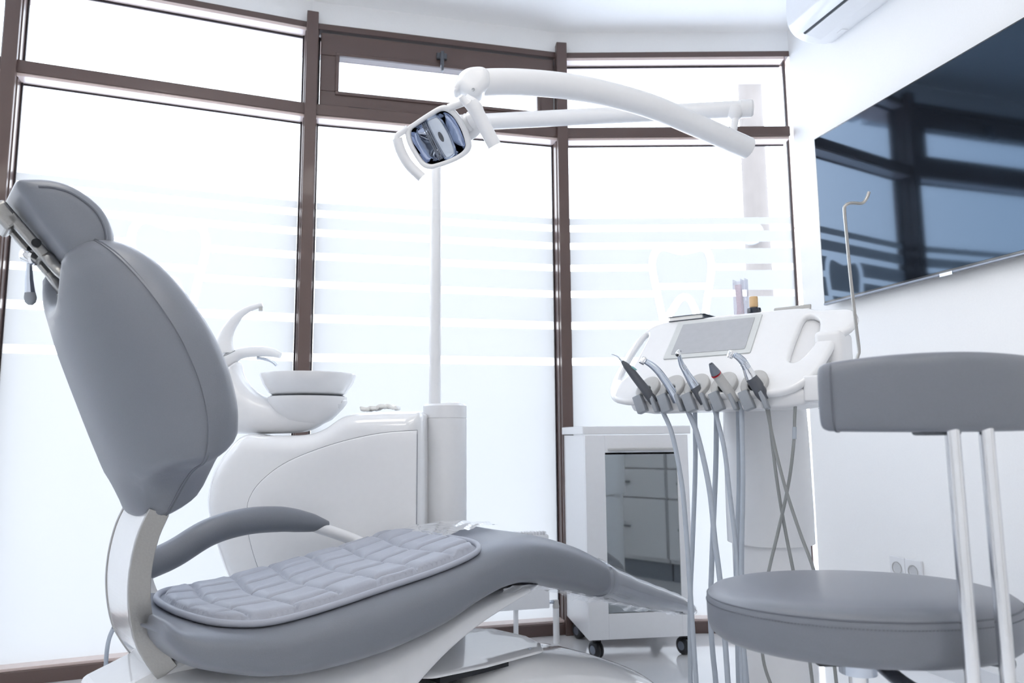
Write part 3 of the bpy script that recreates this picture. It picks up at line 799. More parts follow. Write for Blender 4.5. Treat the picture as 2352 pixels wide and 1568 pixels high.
# display
sc = bpy.data.objects.new('display', None); COL.objects.link(sc); sc.parent = du
pillow('bezel', [densify(rrect(-.1305, .119, .094, .263, .005), .02)], slab(.002, .003), lambda d, x, y: .001, lambda x, y, h: KP(x, y, .0105 + h), BEZEL, sc, step=.05, rings=(.001,))
pillow('screen', [densify(rrect(-.112, .133, .078, .250, .003), .02)], lambda d, x, y: .0006, lambda d, x, y: .0, lambda x, y, h: KP(x, y, .0137 + h), SCREENG, sc, step=.06)
# holders
HX = [-.140, -.0755, -.0125, .0535, .123]
CH = []
for a in np.linspace(math.radians(-62), math.radians(242), 26): CH.append((.031 * math.cos(a), .038 * math.sin(a)))
CI = [(.0120 * math.cos(a), .0125 * math.sin(a) - .008) for a in np.linspace(math.radians(225), math.radians(-45), 20)]
for i, hx in enumerate(HX):
    hd = bpy.data.objects.new('instrument_holder', None); COL.objects.link(hd); hd.parent = du
    ccx, ccg = hx + .004, .013
    L = CH + CI
    pillow('holder_cuff', [[(x + ccx, y + ccg) for x, y in densify(L, .003)]], slab(.003, .006), slab(.002, .012), lambda x, y, h: KP(x, y, .014 + h + (.10 * (x - ccx))), CUFF, hd, step=.006, rings=(.001, .0025))
    V_, F_ = lathe_vf([(.0112, 0), (.0112, .012)], KP(ccx, ccg - .008, .004), N3, 20)
    mesh('holder_socket', V_, F_, BLACK, hd)
    for sgn, wd, dk in ((-1, .023, 0), (1, .009, 0)):
        top = KP(ccx + sgn * .0190 , ccg - .026, .012)
        dwn = (Z3 * -1 + E3 * .38 + B3 * -.05).normalized(); ex = (E3 - dwn * E3.dot(dwn)).normalized(); th = dwn.cross(ex)
        mesh('holder_channel', *box_vf(top + dwn * .019 - th * 0, (.044, wd, .020), (dwn, ex, th)), CHAN, hd, bevel=.0025)
# side block and arm
mesh('side_block', *box_vf(KB(.262, .14, .080), (.060, .10, .110), (E3, B3, Z3)), WHITE, du, bevel=.012)
for q in (.255, .266): lathe('screw_cap', [(.001, 0), (.003, 0), (.003, .001)], KB(q, .089, .062), CUFF, du, axis=-B3, seg=12)
sa = mesh('side_arm', *merge(box_vf(KB(.335, .045, .003), (.215, .07, .056), (E3, B3, Z3))), WHITE, du, bevel=.005)
for q in (.262, .292):
    v1 = box_vf(KB(q, .02, -.031), (.010, .018, .012), (E3, B3, Z3)); v2 = box_vf(KB(q + .006, .012, -.040), (.020, .016, .002), (E3, B3, Z3)); v3 = box_vf(KB(q + .016, .012, -.036), (.002, .016, .009), (E3, B3, Z3))
    mesh('hanging_clip', *merge(v1, v2, v3), STEEL, sa, smooth=False, bevel=.0006)
# column
cc = Vector((.66, 1.95, 0))
lathe('column_sleeve', [(.103, .53), (.107, .525), (.1075, .60), (.106, .80), (.104, .86), (.085, .885), (.05, .90), (.001, .905)], cc, WHITE, du, seg=56)
lathe('column_tube', [(.096, .0), (.0955, .53), (.09, .535)], cc, WHITE, du, seg=56)
lathe('column_foot', [(.15, 0), (.15, .02), (.14, .035), (.10, .045)], cc, WHITE, du, seg=56)
mesh('column_neck', *tube_vf([cc + Z3 * .84, cc + Z3 * .93], .06, 32), WHITE, du)
# hanging rod
rp_ = [(1996, 441), (1992, 452), (1986, 462), (1978, 467), (1962, 466), (1950, 467), (1942, 472), (1939.5, 484), (1945, 545), (1954, 640), (1966, 745), (1973, 802), (1970, 818), (1962, 846), (1956, 868)]
rd = [PY(x, y, 1.525) for x, y in rp_]
tube('hook_rod', rd, .0034, BRUSH, du, seg=12, smooth_n=4)
# short plug and cables under the console
pg = hv(1827, 905, .02)
pl_ = mesh('cable_plug', *tube_vf([pg + Z3 * .012, pg, pg - Z3 * .012, pg - Z3 * .022], [.0055, .0075, .0075, .005], 16), HOSE, du)
def hose(name, px, off, rad, material, parent, tail=None, zend=None):
    P = [hv(x, y, off if not isinstance(off, tuple) else off[0] + (off[1] - off[0]) * i / (len(px) - 1)) for i, (x, y) in enumerate(px)]
    if tail: P += tail
    tube(name, P, rad, material, parent, seg=12, smooth_n=8)
def hang(f, b, rf, rb, name='hose', parent=None, material=HOSE, fo=-.004, bo=.09):
    """one supply hose: down in front, a loop just above the floor, up again behind"""
    A = [hv(x, y, fo) for x, y in f]; Bk = [hv(x, y, bo) for x, y in b]
    a, c = A[-1], Bk[-1]
    low = [a + Vector((0, 0, -.10)), (a * .75 + c * .25) + Vector((0, 0, -.155)), (a * .25 + c * .75) + Vector((0, 0, -.155)), c + Vector((0, 0, -.10))]
    for q in low: q.z = max(q.z, .03)
    P = A + low + Bk[::-1]
    tube(name, P, rf, material, parent, seg=12, smooth_n=8)
settle(du)
for c in du.children:
    if c.type == 'EMPTY': c.matrix_parent_inverse = Matrix.Translation(-Vector(du.location))

# ---- handpieces, each with its own supply hose
def inst(name, label, base):
    r = thing(name, label, 'dental instrument', base, group=None); return r
def path(pts, o0, o1):
    n = len(pts) - 1
    return [hv(x, y, o0 + (o1 - o0) * i / n) for i, (x, y) in enumerate(pts)]
# 1 syringe
b1 = hv(1489, 902, -.012); h1 = inst('air_water_syringe', 'dark grey syringe with a thin bent nozzle, leftmost in the console holders', b1)
P = path([(1502, 923), (1494, 911), (1484, 897), (1466, 874), (1449, 852), (1437, 838), (1428, 829)], -.010, -.058)
tube('body', P, [0.0108, 0.0115, 0.0111, 0.0103, 0.0082, 0.0033], DGREY, h1, seg=20, smooth_n=6)
P = path([(1429, 830), (1420, 820), (1414, 815.5), (1405, 813)], -.057, -.066)
tube('nozzle', P, [.0026, .0018, .0015, .0013], STEEL, h1, seg=12, smooth_n=5)
q = hv(1455, 850, -.046); mesh('button', *box_vf(q + N3 * .006 + E3 * .004, (.012, .006, .004), ((P[0] - q).normalized(), E3, N3)), TEAL, h1, bevel=.001)
hang([(1519, 930), (1524, 948), (1544, 998), (1565, 1104), (1576, 1219), (1586, 1368), (1599, 1568)], [(1596, 930), (1597, 1070), (1591, 1241), (1585, 1390), (1586, 1568)], .0056, .0056, parent=h1)
# 2 turbine
b2 = hv(1545, 899, -.012); h2 = inst('turbine_handpiece', 'slender blue-grey turbine handpiece with curved neck, second from left in the holders', b2)
P = path([(1556, 920), (1549, 907), (1540, 892), (1528, 874), (1514, 855), (1499, 840), (1484, 830)], -.010, -.055)
tube('body', P, [0.0117, 0.0105, 0.0091, 0.0088, 0.0082, 0.0068], STEEL, h2, seg=20, smooth_n=6)
hc = hv(1477, 828, -.057); ax = (hv(1471, 836, -.060) - hv(1481, 820, -.050)).normalized()
lathe('head', [(.001, -.0085), (.0066, -.0085), (.0075, -.006), (.0075, .005), (.0065, .0085), (.001, .0095)], hc, CHROME, h2, axis=ax, seg=28)
lathe('chuck', [(.0008, 0), (.0028, 0), (.0028, .0012), (.0008, .0012)], hc - ax * .0095, BLACK, h2, axis=ax, seg=16)
hang([(1574, 930), (1582, 948), (1604, 1006), (1629, 1121), (1642, 1241), (1653, 1326), (1662, 1430), (1672, 1568)], [(1646, 930), (1644, 1070), (1636, 1262), (1632, 1411), (1637, 1497), (1644, 1568)], .0062, .0062, parent=h2)
# 3 contra-angle
b3 = hv(1601, 897, -.012); h3 = inst('contra_angle_handpiece', 'steel ribbed handpiece pointing up in front of the display, middle holder', b3)
P = path([(1618, 926), (1610, 912), (1604, 900), (1597, 889)], -.008, -.018)
tube('coupling', P, [0.0094, 0.0115, 0.0112], DGREY, h3, seg=20, smooth_n=4)
P = path([(1597, 889), (1589, 876), (1579, 860), (1572, 848), (1566, 838), (1562, 826), (1559.5, 816)], -.018, -.058)
tube('body', P, [0.0110, 0.0103, 0.0084, 0.0075, 0.0066, 0.0054, 0.0044], STEEL, h3, seg=20, smooth_n=6)
for k in (.52, .56, .60, .64, .68):
    i_ = k * 6; a = P[int(i_)].lerp(P[int(i_) + 1], i_ % 1); d_ = (P[int(i_) + 1] - P[int(i_)]).normalized()
    lathe('grip_ring', [(.0045, -.0007), (.0080 - (k - .5) * .007, -.0007), (.0080 - (k - .5) * .007, .0007), (.0045, .0007)], a, CHROME, h3, axis=d_, seg=24)
hc = hv(1558, 811, -.060); ax = (hv(1556, 817, -.063) - hv(1560, 805, -.055)).normalized()
lathe('head', [(.001, -.0075), (.005, -.0075), (.0058, -.005), (.0058, .005), (.0048, .007), (.003, .0072), (.001, .006)], hc, CHROME, h3, axis=(ax - B3 * .5).normalized(), seg=24)
lathe('chuck', [(.0008, 0), (.003, 0), (.003, .001), (.0008, .001)], hv(1556, 816, -.0665), BLACK, h3, axis=-B3, seg=16)
hang([(1636, 926), (1642, 943), (1663, 1028), (1676, 1134), (1689, 1241), (1695, 1318), (1700, 1430), (1705, 1568)], [(1695, 928), (1697, 1113), (1691, 1284), (1692, 1400), (1696, 1568)], .0052, .0052, parent=h3)
# 4 scaler
b4 = hv(1666, 894, -.012); h4 = inst('ultrasonic_scaler', 'white handpiece with grey cone tip and thin red ring, fourth holder', b4)
P = path([(1689, 922), (1680, 908), (1670, 893), (1659, 878), (1650, 865), (1645, 859)], -.008, -.040)
tube('body', P, [0.0103, 0.0111, 0.0115, 0.0117, 0.0117], CUFF, h4, seg=22, smooth_n=4)
d_ = (P[-1] - P[-2]).normalized()
lathe('ring', [(.008, 0), (.0120, 0), (.0120, .0016), (.008, .0014)], P[-1], RED, h4, axis=d_, seg=28)
P2 = path([(1644.6, 858), (1640, 850), (1636, 842), (1632.6, 835)], -.041, -.056)
tube('cone_tip', P2, [0.0115, 0.0099, 0.0070, 0.0049], DSTEEL, h4, seg=22, smooth_n=4)
d_ = (P2[-1] - P2[-2]).normalized()
lathe('socket', [(.001, 0), (.0032, 0), (.0034, .0006), (.001, .0006)], P2[-1] + d_ * .0002, BLACK, h4, axis=d_, seg=18)
lathe('pin', [(.0004, 0), (.0013, 0), (.0013, .0012), (.0004, .0012)], P2[-1] + d_ * .0006, STEEL, h4, axis=d_, seg=12)
hang([(1697, 922), (1702, 943), (1706, 1050), (1706, 1156), (1702, 1305), (1706, 1430), (1712, 1568)], [(1704, 930), (1706, 1100), (1704, 1300), (1706, 1450), (1716, 1568)], .0050, .0050, parent=h4, bo=.05)
# 5 motor
b5 = hv(1740, 889, -.012); h5 = inst('micromotor_handpiece', 'chrome angled handpiece on a dark motor, rightmost in the console holders', b5)
P = path([(1756, 918), (1749, 905), (1743, 892), (1733, 877), (1725, 867)], -.008, -.024)
tube('motor', P, [0.0088, 0.0138, 0.0138, 0.0129], DGREY, h5, seg=24, smooth_n=4)
P = path([(1725, 867), (1720, 856), (1715, 845)], -.024, -.034)
tube('coupling', P, [0.0131, 0.0117, 0.0096], CHROME, h5, seg=24, smooth_n=4)
P = path([(1715, 845), (1710, 835), (1704, 827), (1696, 820), (1688, 815)], -.034, -.054)
tube('neck', P, [0.0098, 0.0094, 0.0087, 0.0077, 0.0063], STEEL, h5, seg=24, smooth_n=5)
for k in (.08, .16, .24, .32):
    i_ = k * 4; a = P[int(i_)].lerp(P[int(i_) + 1], i_ % 1); d_ = (P[int(i_) + 1] - P[int(i_)]).normalized()
    lathe('grip_ring', [(.006, -.0006), (.0102, -.0006), (.0102, .0006), (.006, .0006)], a, CHROME, h5, axis=d_, seg=26)
hc = hv(1678, 814, -.057); ax = (hv(1673, 818, -.060) - hv(1683, 810, -.053)).normalized(); ax = (hv(1674, 821, -.058) - hv(1680, 807, -.056)).normalized()
lathe('head', [(.001, -.0085), (.0062, -.0085), (.0072, -.006), (.0072, .006), (.0062, .0085), (.001, .0085)], hc, CHROME, h5, axis=ax, seg=26)
hang([(1757, 930), (1761, 938), (1783, 1041), (1808, 1134), (1838, 1224), (1868, 1305), (1900, 1420), (1921, 1568)], [(1765, 940), (1783, 1092), (1800, 1198), (1821, 1305), (1845, 1420), (1866, 1568)], .0036, .0036, parent=h5, material=HOSED, fo=.0, bo=.03)
# loose cable from the plug
cb = thing('instrument_cable', 'thin olive grey cable hanging from the plug beside the column and crossing the motor hose', 'cable', hv(1827, 905, .02))
P = [hv(x, y, .02) for x, y in [(1827, 922), (1825, 965), (1824, 1006), (1816, 1080), (1804, 1147), (1785, 1230), (1766, 1310), (1748, 1410), (1753, 1513), (1775, 1585)]]
tube('cable_cord', P, .0036, HOSED, cb, seg=10, smooth_n=6)
tube('cable_sleeve', [hv(1825, 980, .02), hv(1824.5, 1008, .02)], .0045, HOSE, cb, seg=12)
for r in (h1, h2, h3, h4, h5, cb): settle(r)

# ---- things on top of the console
zt = K3.z + .194
def ontop(px, py, zz=zt): return PZ(px, py, zz)
bp = KB(.062, .245, .194)
bt = thing('small_bottle', 'small dark navy bottle with a tan cap on top of the console', 'bottle', KB(.048, .24, .206))
lathe('body', [(.001, 0), (.0165, 0), (.0175, .002), (.0175, .016), (.0165, .022), (.011, .025), (.001, .025)], (0, 0, 0), NAVY, bt, seg=32)
lathe('cap', [(.001, .025), (.0108, .025), (.0108, .050), (.010, .052), (.001, .052)], (0, 0, 0), TAN, bt, seg=32)
q = KB(.010, .25, .206)
tb = thing('acrylic_strip_holder', 'tall clear acrylic holder with pale pink paper strips standing on the console', 'holder', q, math.atan2(E3.y, E3.x))
v = merge(box_vf((-.014, 0, .052), (.0015, .024, .104)), box_vf((.017, 0, .052), (.0015, .024, .104)), box_vf((.0015, .012, .052), (.031, .0015, .104)), box_vf((.0015, -.012, .048), (.031, .0015, .096)), box_vf((.0015, 0, .001), (.032, .025, .002)), box_vf((.006, 0, .052), (.0012, .022, .104)))
mesh('case', *v, ACRYL, tb, smooth=False)
mesh('strip_pack', *box_vf((-.002, .0, .047), (.017, .006, .088), (Vector((1, 0, .05)).normalized(), Vector((0, 1, 0)), Vector((-.05, 0, 1)).normalized())), PINK, tb, bevel=.001)
mesh('strip_pack', *box_vf((-.008, .0055, .030), (.008, .003, .055), (Vector((1, 0, -.12)).normalized(), Vector((0, 1, 0)), Vector((.12, 0, 1)).normalized())), PINK, tb, bevel=.001)
q = KB(-.112, .245, .206)
fo = thing('instrument_folder', 'thin grey folder of papers lying at the left end of the console top', 'folder', q, math.atan2(E3.y, E3.x))
mesh('cover', *merge(box_vf((0, 0, .0125), (.105, .14, .0015)), box_vf((0, 0, .0012), (.100, .14, .0015)), box_vf((.049, 0, .0065), (.0015, .14, .012), (Vector((1, 0, .5)).normalized(), Vector((0, 1, 0)), Vector((-.5, 0, 1)).normalized()))), DSTEEL, fo, smooth=False, bevel=.0005)
mesh('paper_block', *box_vf((0, 0, .0068), (.094, .134, .0098)), PAPER, fo, smooth=False, bevel=.001)

# ------------------------------------------------------------------ stool
SCn = Vector((.520, 1.175, 0)); SZ = .566
st = thing('operator_stool', 'grey round-seated stool with a low curved backrest on two chrome posts', 'stool', SCn)
tilt = Matrix.Rotation(math.radians(-3.0), 3, 'X') @ Matrix.Rotation(math.radians(-.5), 3, 'Y')
def SP(x, y, z): return SCn + tilt @ Vector((x, y, z)) + Vector((0, 0, SZ))
R = .218
prof = [(.001, .010), (.08, .0095), (.15, .006), (.19, .0015), (.207, -.003), (.2145, -.0085), (R - .001, -.0125), (R + .0005, -.016), (R + .001, -.022), (R + .001, -.052), (R - .003, -.064), (R - .012, -.071), (.19, -.073), (.001, -.073)]
V_, F_ = lathe_vf(prof, (0, 0, 0), seg=96)
sea = mesh('seat', [SP(*v) for v in V_], F_, LEATHER, st); 
tube('seat_piping', [SP((R - .0008) * math.cos(a), (R - .0008) * math.sin(a), -.0125) for a in np.linspace(0, 2 * math.pi, 97)[:-1]], .0012, SEAM, sea, seg=6, closed=True)
vf = []
for k in range(300):
    a = 2 * math.pi * k / 300; t_ = Vector((-math.sin(a), math.cos(a), 0)); nn = Vector((math.cos(a), math.sin(a), 0))
    v, f = box_vf(nn * (R + .0012) + Vector((0, 0, -.0215)), (.0026, .0012, .0010), (t_, nn, Z3)); vf.append(([SP(*p) for p in v], f))
mesh('stitching', *merge(*vf), SEAM, sea, smooth=False)
# posts
px0, px1 = PY(2203, 1180, .93), PY(2282, 1180, .93)
sx0, sx1 = px0.x, px1.x
for x in (sx0, sx1):
    tube('back_post', [(x, .93, .485), (x, .93, .84)], .0088, CHROME, st, seg=28)
xm = (sx0 + sx1) / 2
# backrest cushion: section swept along an arc
def arcpt(s, r_):   # s metres along, r_ radial
    a = s / .26
    return Vector((xm - .008 + (.26 - r_) * math.sin(a), .93 + .045 + .26 - (.26 - r_) * math.cos(a) - .045, 0))
rings = []; HWS = .165
for s in np.linspace(-HWS, HWS, 41):
    e_ = max(0, (abs(s) - (HWS - .02)) / .02); k = math.sqrt(max(0, 1 - e_ ** 2.2)) * .10 + .90
    if abs(s) > HWS - .0005: k = .86
    top = .901 - .010 * (s / HWS) ** 2; bot = .800 + .002 * (s / HWS) ** 2
    zc, hh = (top + bot) / 2, (top - bot) / 2
    r = superring(.012, zc, .030 * k, hh * (.5 + .5 * k), 4.0, 40)
    rings.append([arcpt(s, a) + Vector((0, 0, z)) for a, z in r])
bk = mesh('backrest', *loft_vf(rings), LEATHER, st, smooth=True, bevel=.004)
for s in (-.148, .148):
    r = superring(.012, .8515 - .005 * (s / HWS) ** 2 - .001, .0302, .0497 - .006 * (s / HWS) ** 2, 4.0, 40)
    tube('backrest_piping', [arcpt(s, a) + Vector((0, 0, z)) for a, z in r], .0013, SEAM, bk, seg=6, closed=True)
mesh('backrest_plate', *box_vf((xm - .03, .950, .800), (.05, .03, .008)), DGREY, st, bevel=.004)
# bracket, knob, mechanism, gas lift, base
mesh('post_bracket', *merge(box_vf((xm + .004, .932, .468), (.105, .036, .050)), box_vf((xm - .026, .97, .458), (.04, .10, .03))), CHROME, st, bevel=.005)
lathe('bracket_knob', [(.001, 0), (.020, 0), (.023, .006), (.023, .016), (.018, .022), (.001, .024)], (xm + .040, .914, .455), BLACK, st, axis=(0, -1, 0), seg=28)
tube('back_bar', [(xm - .02, .96, .462), (xm - .05, 1.03, .468), (SCn.x + .01, SCn.y - .02, .472)], .013, DSTEEL, st, seg=16, smooth_n=6, flat=((0, 0, 1), .6))
mesh('seat_plate', *box_vf((SCn.x, SCn.y, .478), (.18, .16, .012)), BLACK, st, bevel=.003)
tube('height_lever', [(SCn.x + .03, SCn.y, .468), (SCn.x + .14, SCn.y - .03, .468), (SCn.x + .21, SCn.y - .04, .464)], [.005, .005, .009], DGREY, st, seg=12, smooth_n=5)
lathe('lift_collar', [(.001, .44), (.027, .44), (.027, .475), (.001, .475)], SCn, STEEL, st, seg=28)
lathe('gas_lift', [(.014, .25), (.014, .44)], SCn, CHROME, st, seg=24)
lathe('lift_housing', [(.025, .06), (.025, .26), (.02, .265)], SCn, CHROME, st, seg=24)
for k in range(5):
    a = math.radians(72 * k + 20); d_ = Vector((math.cos(a), math.sin(a), 0)); s_ = Vector((-d_.y, d_.x, 0))
    tube('base_leg', [SCn + Z3 * .115, SCn + d_ * .12 + Z3 * .10, SCn + d_ * .25 + Z3 * .075], [.022, .017, .012], CHROME, st, seg=14, smooth_n=4)
    cpos = SCn + d_ * .25 + Z3 * .026
    cs_ = mesh('caster', *merge(lathe_vf([(.001, -.020), (.022, -.020), (.026, -.016), (.026, -.004), (.001, -.004)], cpos, s_, 20), lathe_vf([(.001, .004), (.026, .004), (.026, .016), (.022, .020), (.001, .020)], cpos, s_, 20), tube_vf([cpos, cpos + Z3 * .05], .006, 10)), BLACK, st)
settle(st)

# ------------------------------------------------------------------ cuspidor unit
YC = 2.15
def C2(px, py): p = PY(px, py, YC); return (p.x, p.z)
cu = thing('cuspidor_unit', 'white glossy dental unit with a bowl, swan neck tap and rounded grey door', 'dental unit', (-.58, 2.32, 0))
bo = [C2(*q) for q in [(547, 999), (600, 1000), (690, 998), (735, 984), (775, 958), (810, 948), (880, 944), (960, 943), (970, 950), (971, 1060), (971, 1200)]]
xr = bo[-1][0]; bo += [(xr, .12), (xr - .30, .12)]
bo += [C2(*q) for q in [(560, 1400), (512, 1330), (488, 1270), (470, 1210), (463, 1150), (475, 1090), (505, 1040)]]
def cmap(x, z, h): return Vector((x, YC + .20 - h, z))
def lin(L, n=5):
    return L
bod = spline([(a, b, 0) for a, b in bo[-7:] + bo[:7]], 5) ; bod = [tuple(p)[:2] for p in bod] + [bo[7], bo[8], bo[9], bo[10], bo[11], bo[12], bo[13]]
BODL = densify(bod, .014)
pillow('body', [BODL], slab(.055, .200), slab(.04, .200), cmap, GLOSS, cu, step=.03, rings=(.003, .009, .018, .030, .043, .056))
dr = [C2(*q) for q in [(958, 988), (880, 994), (800, 1010), (720, 1035), (650, 1066), (600, 1105), (575, 1140), (567, 1175), (570, 1220), (585, 1280), (612, 1350)]]
DRL = [tuple(p)[:2] for p in spline([(a, b, 0) for a, b in dr], 5)] + [(dr[-1][0] + .05, .16), (dr[0][0], .16)]
DRL = densify(DRL, .014)
pillow('door', [DRL], slab(.004, .006), lambda d, x, y: .0, lambda x, z, h: Vector((x, YC + .001 - h, z)), WHITE, cu, step=.04, rings=(.0015, .004))
tube('door_gap', [Vector((x, YC + .0005, z)) for x, z in DRL], .0016, SEAM, cu, seg=6, closed=True)
box('plinth', (-.46, YC + .22, .065), (.34, .30, .13), GLOSS, cu, bevel=.01)
p = C2(498, 1290)
tube('drain_elbow', [Vector((p[0] + .06, YC + .2, p[1] + .06)), Vector((p[0] + .01, YC + .2, p[1])), Vector((p[0] + .03, YC + .2, p[1] - .08)), Vector((p[0] + .05, YC + .2, 0))], .022, STEEL, cu, seg=16, smooth_n=5)
# tower that sweeps into the dish arm
YT = YC + .17
tw = [(500, 990), (497, 940), (497, 900), (503, 862), (530, 842), (551, 831), (558, 858), (575, 885), (600, 905), (635, 915), (700, 918), (760, 918), (794, 917), (793, 930), (775, 950), (745, 972), (715, 988), (680, 994), (620, 996), (560, 996)]
def T2(px, py): p = PY(px, py, YT); return (p.x, p.z)
TL = densify(loop2([T2(*q) for q in tw], 4), .010)
pillow('tower', [TL], dome(.05, .068), dome(.05, .068), lambda x, z, h: Vector((x, YT - h, z)), WHITE, cu, step=.02, rings=(.002, .006, .013, .022, .034, .047))
bc = PY(707, 912, YT); rt = (PY(816, 862, YT) - PY(602, 862, YT)).length / 2
rb = rt * .80
lathe('dish', [(.001, -.092), (rb * .35, -.088), (rb * .66, -.070), (rb * .9, -.040), (rb * 1.02, -.012), (rb * 1.02, 0), (.001, 0)], bc + Z3 * .0, WHITE, cu, seg=56)
lathe('dish_seal', [(rb * .95, 0), (rb * .96, .003), (.01, .003)], bc, DGREY, cu, seg=48)
hB = .072
lathe('bowl', [(.001, .004), (rb * .90, .004), (rb * 1.0, .012), (rt * .93, hB * .55), (rt, hB - .006), (rt * .995, hB - .001), (rt * .975, hB - .001), (rt * .90, hB * .55), (rb * .8, .014), (.001, .010)], bc, GLOSS, cu, seg=64)
def yt(px, py, Y=YT): return PY(px, py, Y)
sw = [yt(508, 850), yt(513, 818), yt(515, 790), yt(522, 764), yt(537, 738), yt(556, 720), yt(578, 707), yt(603, 699)]
sw = [yt(515, 812), yt(514, 790), yt(520, 768), yt(533, 744), yt(552, 722), yt(575, 708), yt(603, 699.5)]
tube('bowl_tap', sw, [.031, .028, .022, .017, .0125, .0095, .0075], WHITE, cu, seg=28, smooth_n=8, flat=((0, 1, 0), .8))
q = yt(599, 705); tube('tap_nozzle', [q, q - Z3 * .013], .0062, CUFF, cu, seg=20)
sw = [yt(508, 840), yt(530, 823), yt(555, 811), yt(590, 807), yt(622, 809), yt(645, 816)]
tube('cup_filler', sw, [.024, .022, .018, .017, .017, .014, .010], WHITE, cu, seg=28, smooth_n=8)
tube('filler_pipe', [yt(590, 822), yt(612, 825), yt(626, 831), yt(635, 839)], .0046, STEEL, cu, seg=16, smooth_n=5)
tube('tower_seam', [yt(498, 823, YT - .02), yt(520, 815, YT - .030), yt(540, 805, YT - .02)], .001, SEAM, cu, seg=6, smooth_n=3)
settle(cu)
t_ = thing('folded_tissue', 'small folded white tissue lying on top of the dental unit', 'tissue', PY(873, 944, YC + .2))
vs, fs = [], []; NX = 24
for i in range(NX):
    for j in range(9):
        x = -.057 + .114 * i / (NX - 1); y = -.04 + .08 * j / 8
        z = .012 + .009 * math.exp(-((x - .02) / .03) ** 2) + .002 * math.sin(i * 1.1 + j) + .001 * math.sin(i * 2.3)
        vs.append((x, y, z))
for i in range(NX - 1):
    for j in range(8): fs.append((i * 9 + j, (i + 1) * 9 + j, (i + 1) * 9 + j + 1, i * 9 + j + 1))
o = mesh('tissue_layer', vs, fs, PAPER, t_); m_ = o.modifiers.new('t', 'SOLIDIFY'); m_.thickness = .011; m_.offset = -1

# ------------------------------------------------------------------ operating lamp on its pole
YP = 2.33
pb = PY(1022, 930, YP); pb.z = 0
lp = thing('operating_lamp', 'white operating lamp with two handles on a curved arm and tall pole', 'operating lamp', pb)
zc = PY(1022, 928, YP).z
lathe('pole_base', [(.068, 0), (.068, zc - .046), (.0665, zc - .045), (.0665, zc - .044), (.068, zc - .043), (.068, zc - .006), (.062, zc), (.001, zc)], pb, WHITE, lp, seg=56)
pt = PY(1001, 500, YP); zt1 = PY(1005, 285, YP).z
pole = lathe('pole', [(.0185, .02), (.0185, PY(1001, 484, YP).z), (.0172, PY(1001, 484, YP).z + .001), (.0172, zt1 + .03), (.012, zt1 + .04), (.001, zt1 + .04)], (pt.x, YP, 0), WHITE, lp, seg=32)
lathe('base_cap', [(.001, zc), (.024, zc), (.024, zc + .004), (.020, zc + .006), (.001, zc + .006)], (pb.x + .022, YP + .02, 0), WHITE, lp, seg=32)
A0 = Vector((pt.x, YP, zt1)); A1 = PY(1722, 249, 2.12)
tube('lower_arm', [A0, A1], [.026, .0245], WHITE, lp, seg=28)
lathe('arm_end_cap', [(.0245, -.03), (.0265, -.028), (.0265, .004), (.022, .010), (.001, .011)], A1, WHITE, lp, axis=(A1 - A0), seg=32)
J = PY(1689, 262, 2.125)
lathe('joint_cup', [(.001, -.016), (.012, -.016), (.022, -.006), (.026, .006), (.026, .018)], J, WHITE, lp, seg=32)
cvp = [(1080, 195, 1.80), (1120, 189, 1.815), (1200, 189, 1.85), (1300, 198, 1.90), (1400, 217, 1.95), (1500, 246, 2.0), (1600, 288, 2.06), (1718, 340, 2.13)]
CV = [PY(x, y, Y) for x, y, Y in cvp]
tube('joint_pin', [J - Z3 * .012, PY(1684, 305, 2.112)], .0105, WHITE, lp, seg=20)
tube('curved_arm', CV, [.034, .034, .034, .034, .033, .033, .032, .032], WHITE, lp, seg=32, smooth_n=8)
# rounded elbow shell at the head end of the curved arm
def e2(px, py): p = PY(px, py, 1.80); return (p.x, p.z)
el_ = [(1042, 215), (1048, 190), (1060, 172), (1080, 162), (1110, 161), (1125, 175), (1125, 200), (1112, 215), (1105, 224), (1092, 229), (1076, 227), (1062, 218), (1056, 214), (1050, 218)]
pillow('arm_elbow', [densify(loop2([e2(*q) for q in el_], 4), .005)], slab(.022, .033), slab(.022, .033), lambda x, z, h: Vector((x, 1.80 - h, z)), WHITE, lp, step=.012, rings=(.001, .004, .009, .015, .022))
q = PY(1087, 206, 1.765); lathe('elbow_screw', [(.0012, 0), (.0042, 0), (.0042, .0012), (.0012, .0006)], q, ENAMEL, lp, axis=(0, -1, 0), seg=20)
# head: frame, bowl reflector, bulb shield
hp0 = PY(1000, 312, 1.74)
hx = (PY(1058, 290, 1.72) - PY(943, 336, 1.76)).normalized()
hx = Vector((.90, -.22, .37)).normalized()
hy = Vector((-.42, -.30, .86)); hy = (hy - hx * hy.dot(hx)).normalized()
hz = hx.cross(hy)          # faces the camera and slightly down
if hz.y > 0: hz = -hz
def HP(x, y, h): return hp0 + hx * x + hy * y + hz * h
def face2(px, py):
    q = on_plane(px, py, hp0, hz) - hp0; return (q.dot(hx), q.dot(hy))
FR = [face2(*q) for q in [(933, 296), (955, 278), (985, 258), (1012, 243), (1030, 243), (1050, 258), (1070, 290), (1082, 325), (1082, 343), (1068, 358), (1040, 373), (1005, 385), (985, 388), (968, 380), (950, 355), (935, 325)]]
FI = [face2(*q) for q in [(934, 302), (955, 286), (985, 270), (1008, 262), (1022, 264), (1042, 280), (1060, 308), (1069, 335), (1064, 352), (1040, 366), (1008, 379), (990, 381), (974, 372), (955, 350), (939, 324)]]
FRL = densify(loop2(FR, 4), .005)
sx_ = [x for x, y in FR]; sy_ = [y for x, y in FR]; fcx, fcy = (max(sx_) + min(sx_)) / 2, (max(sy_) + min(sy_)) / 2
FIL = densify(loop2([(fcx + (x - fcx) * .83 - .001, fcy + (y - fcy) * .83) for x, y in FR], 4), .005)
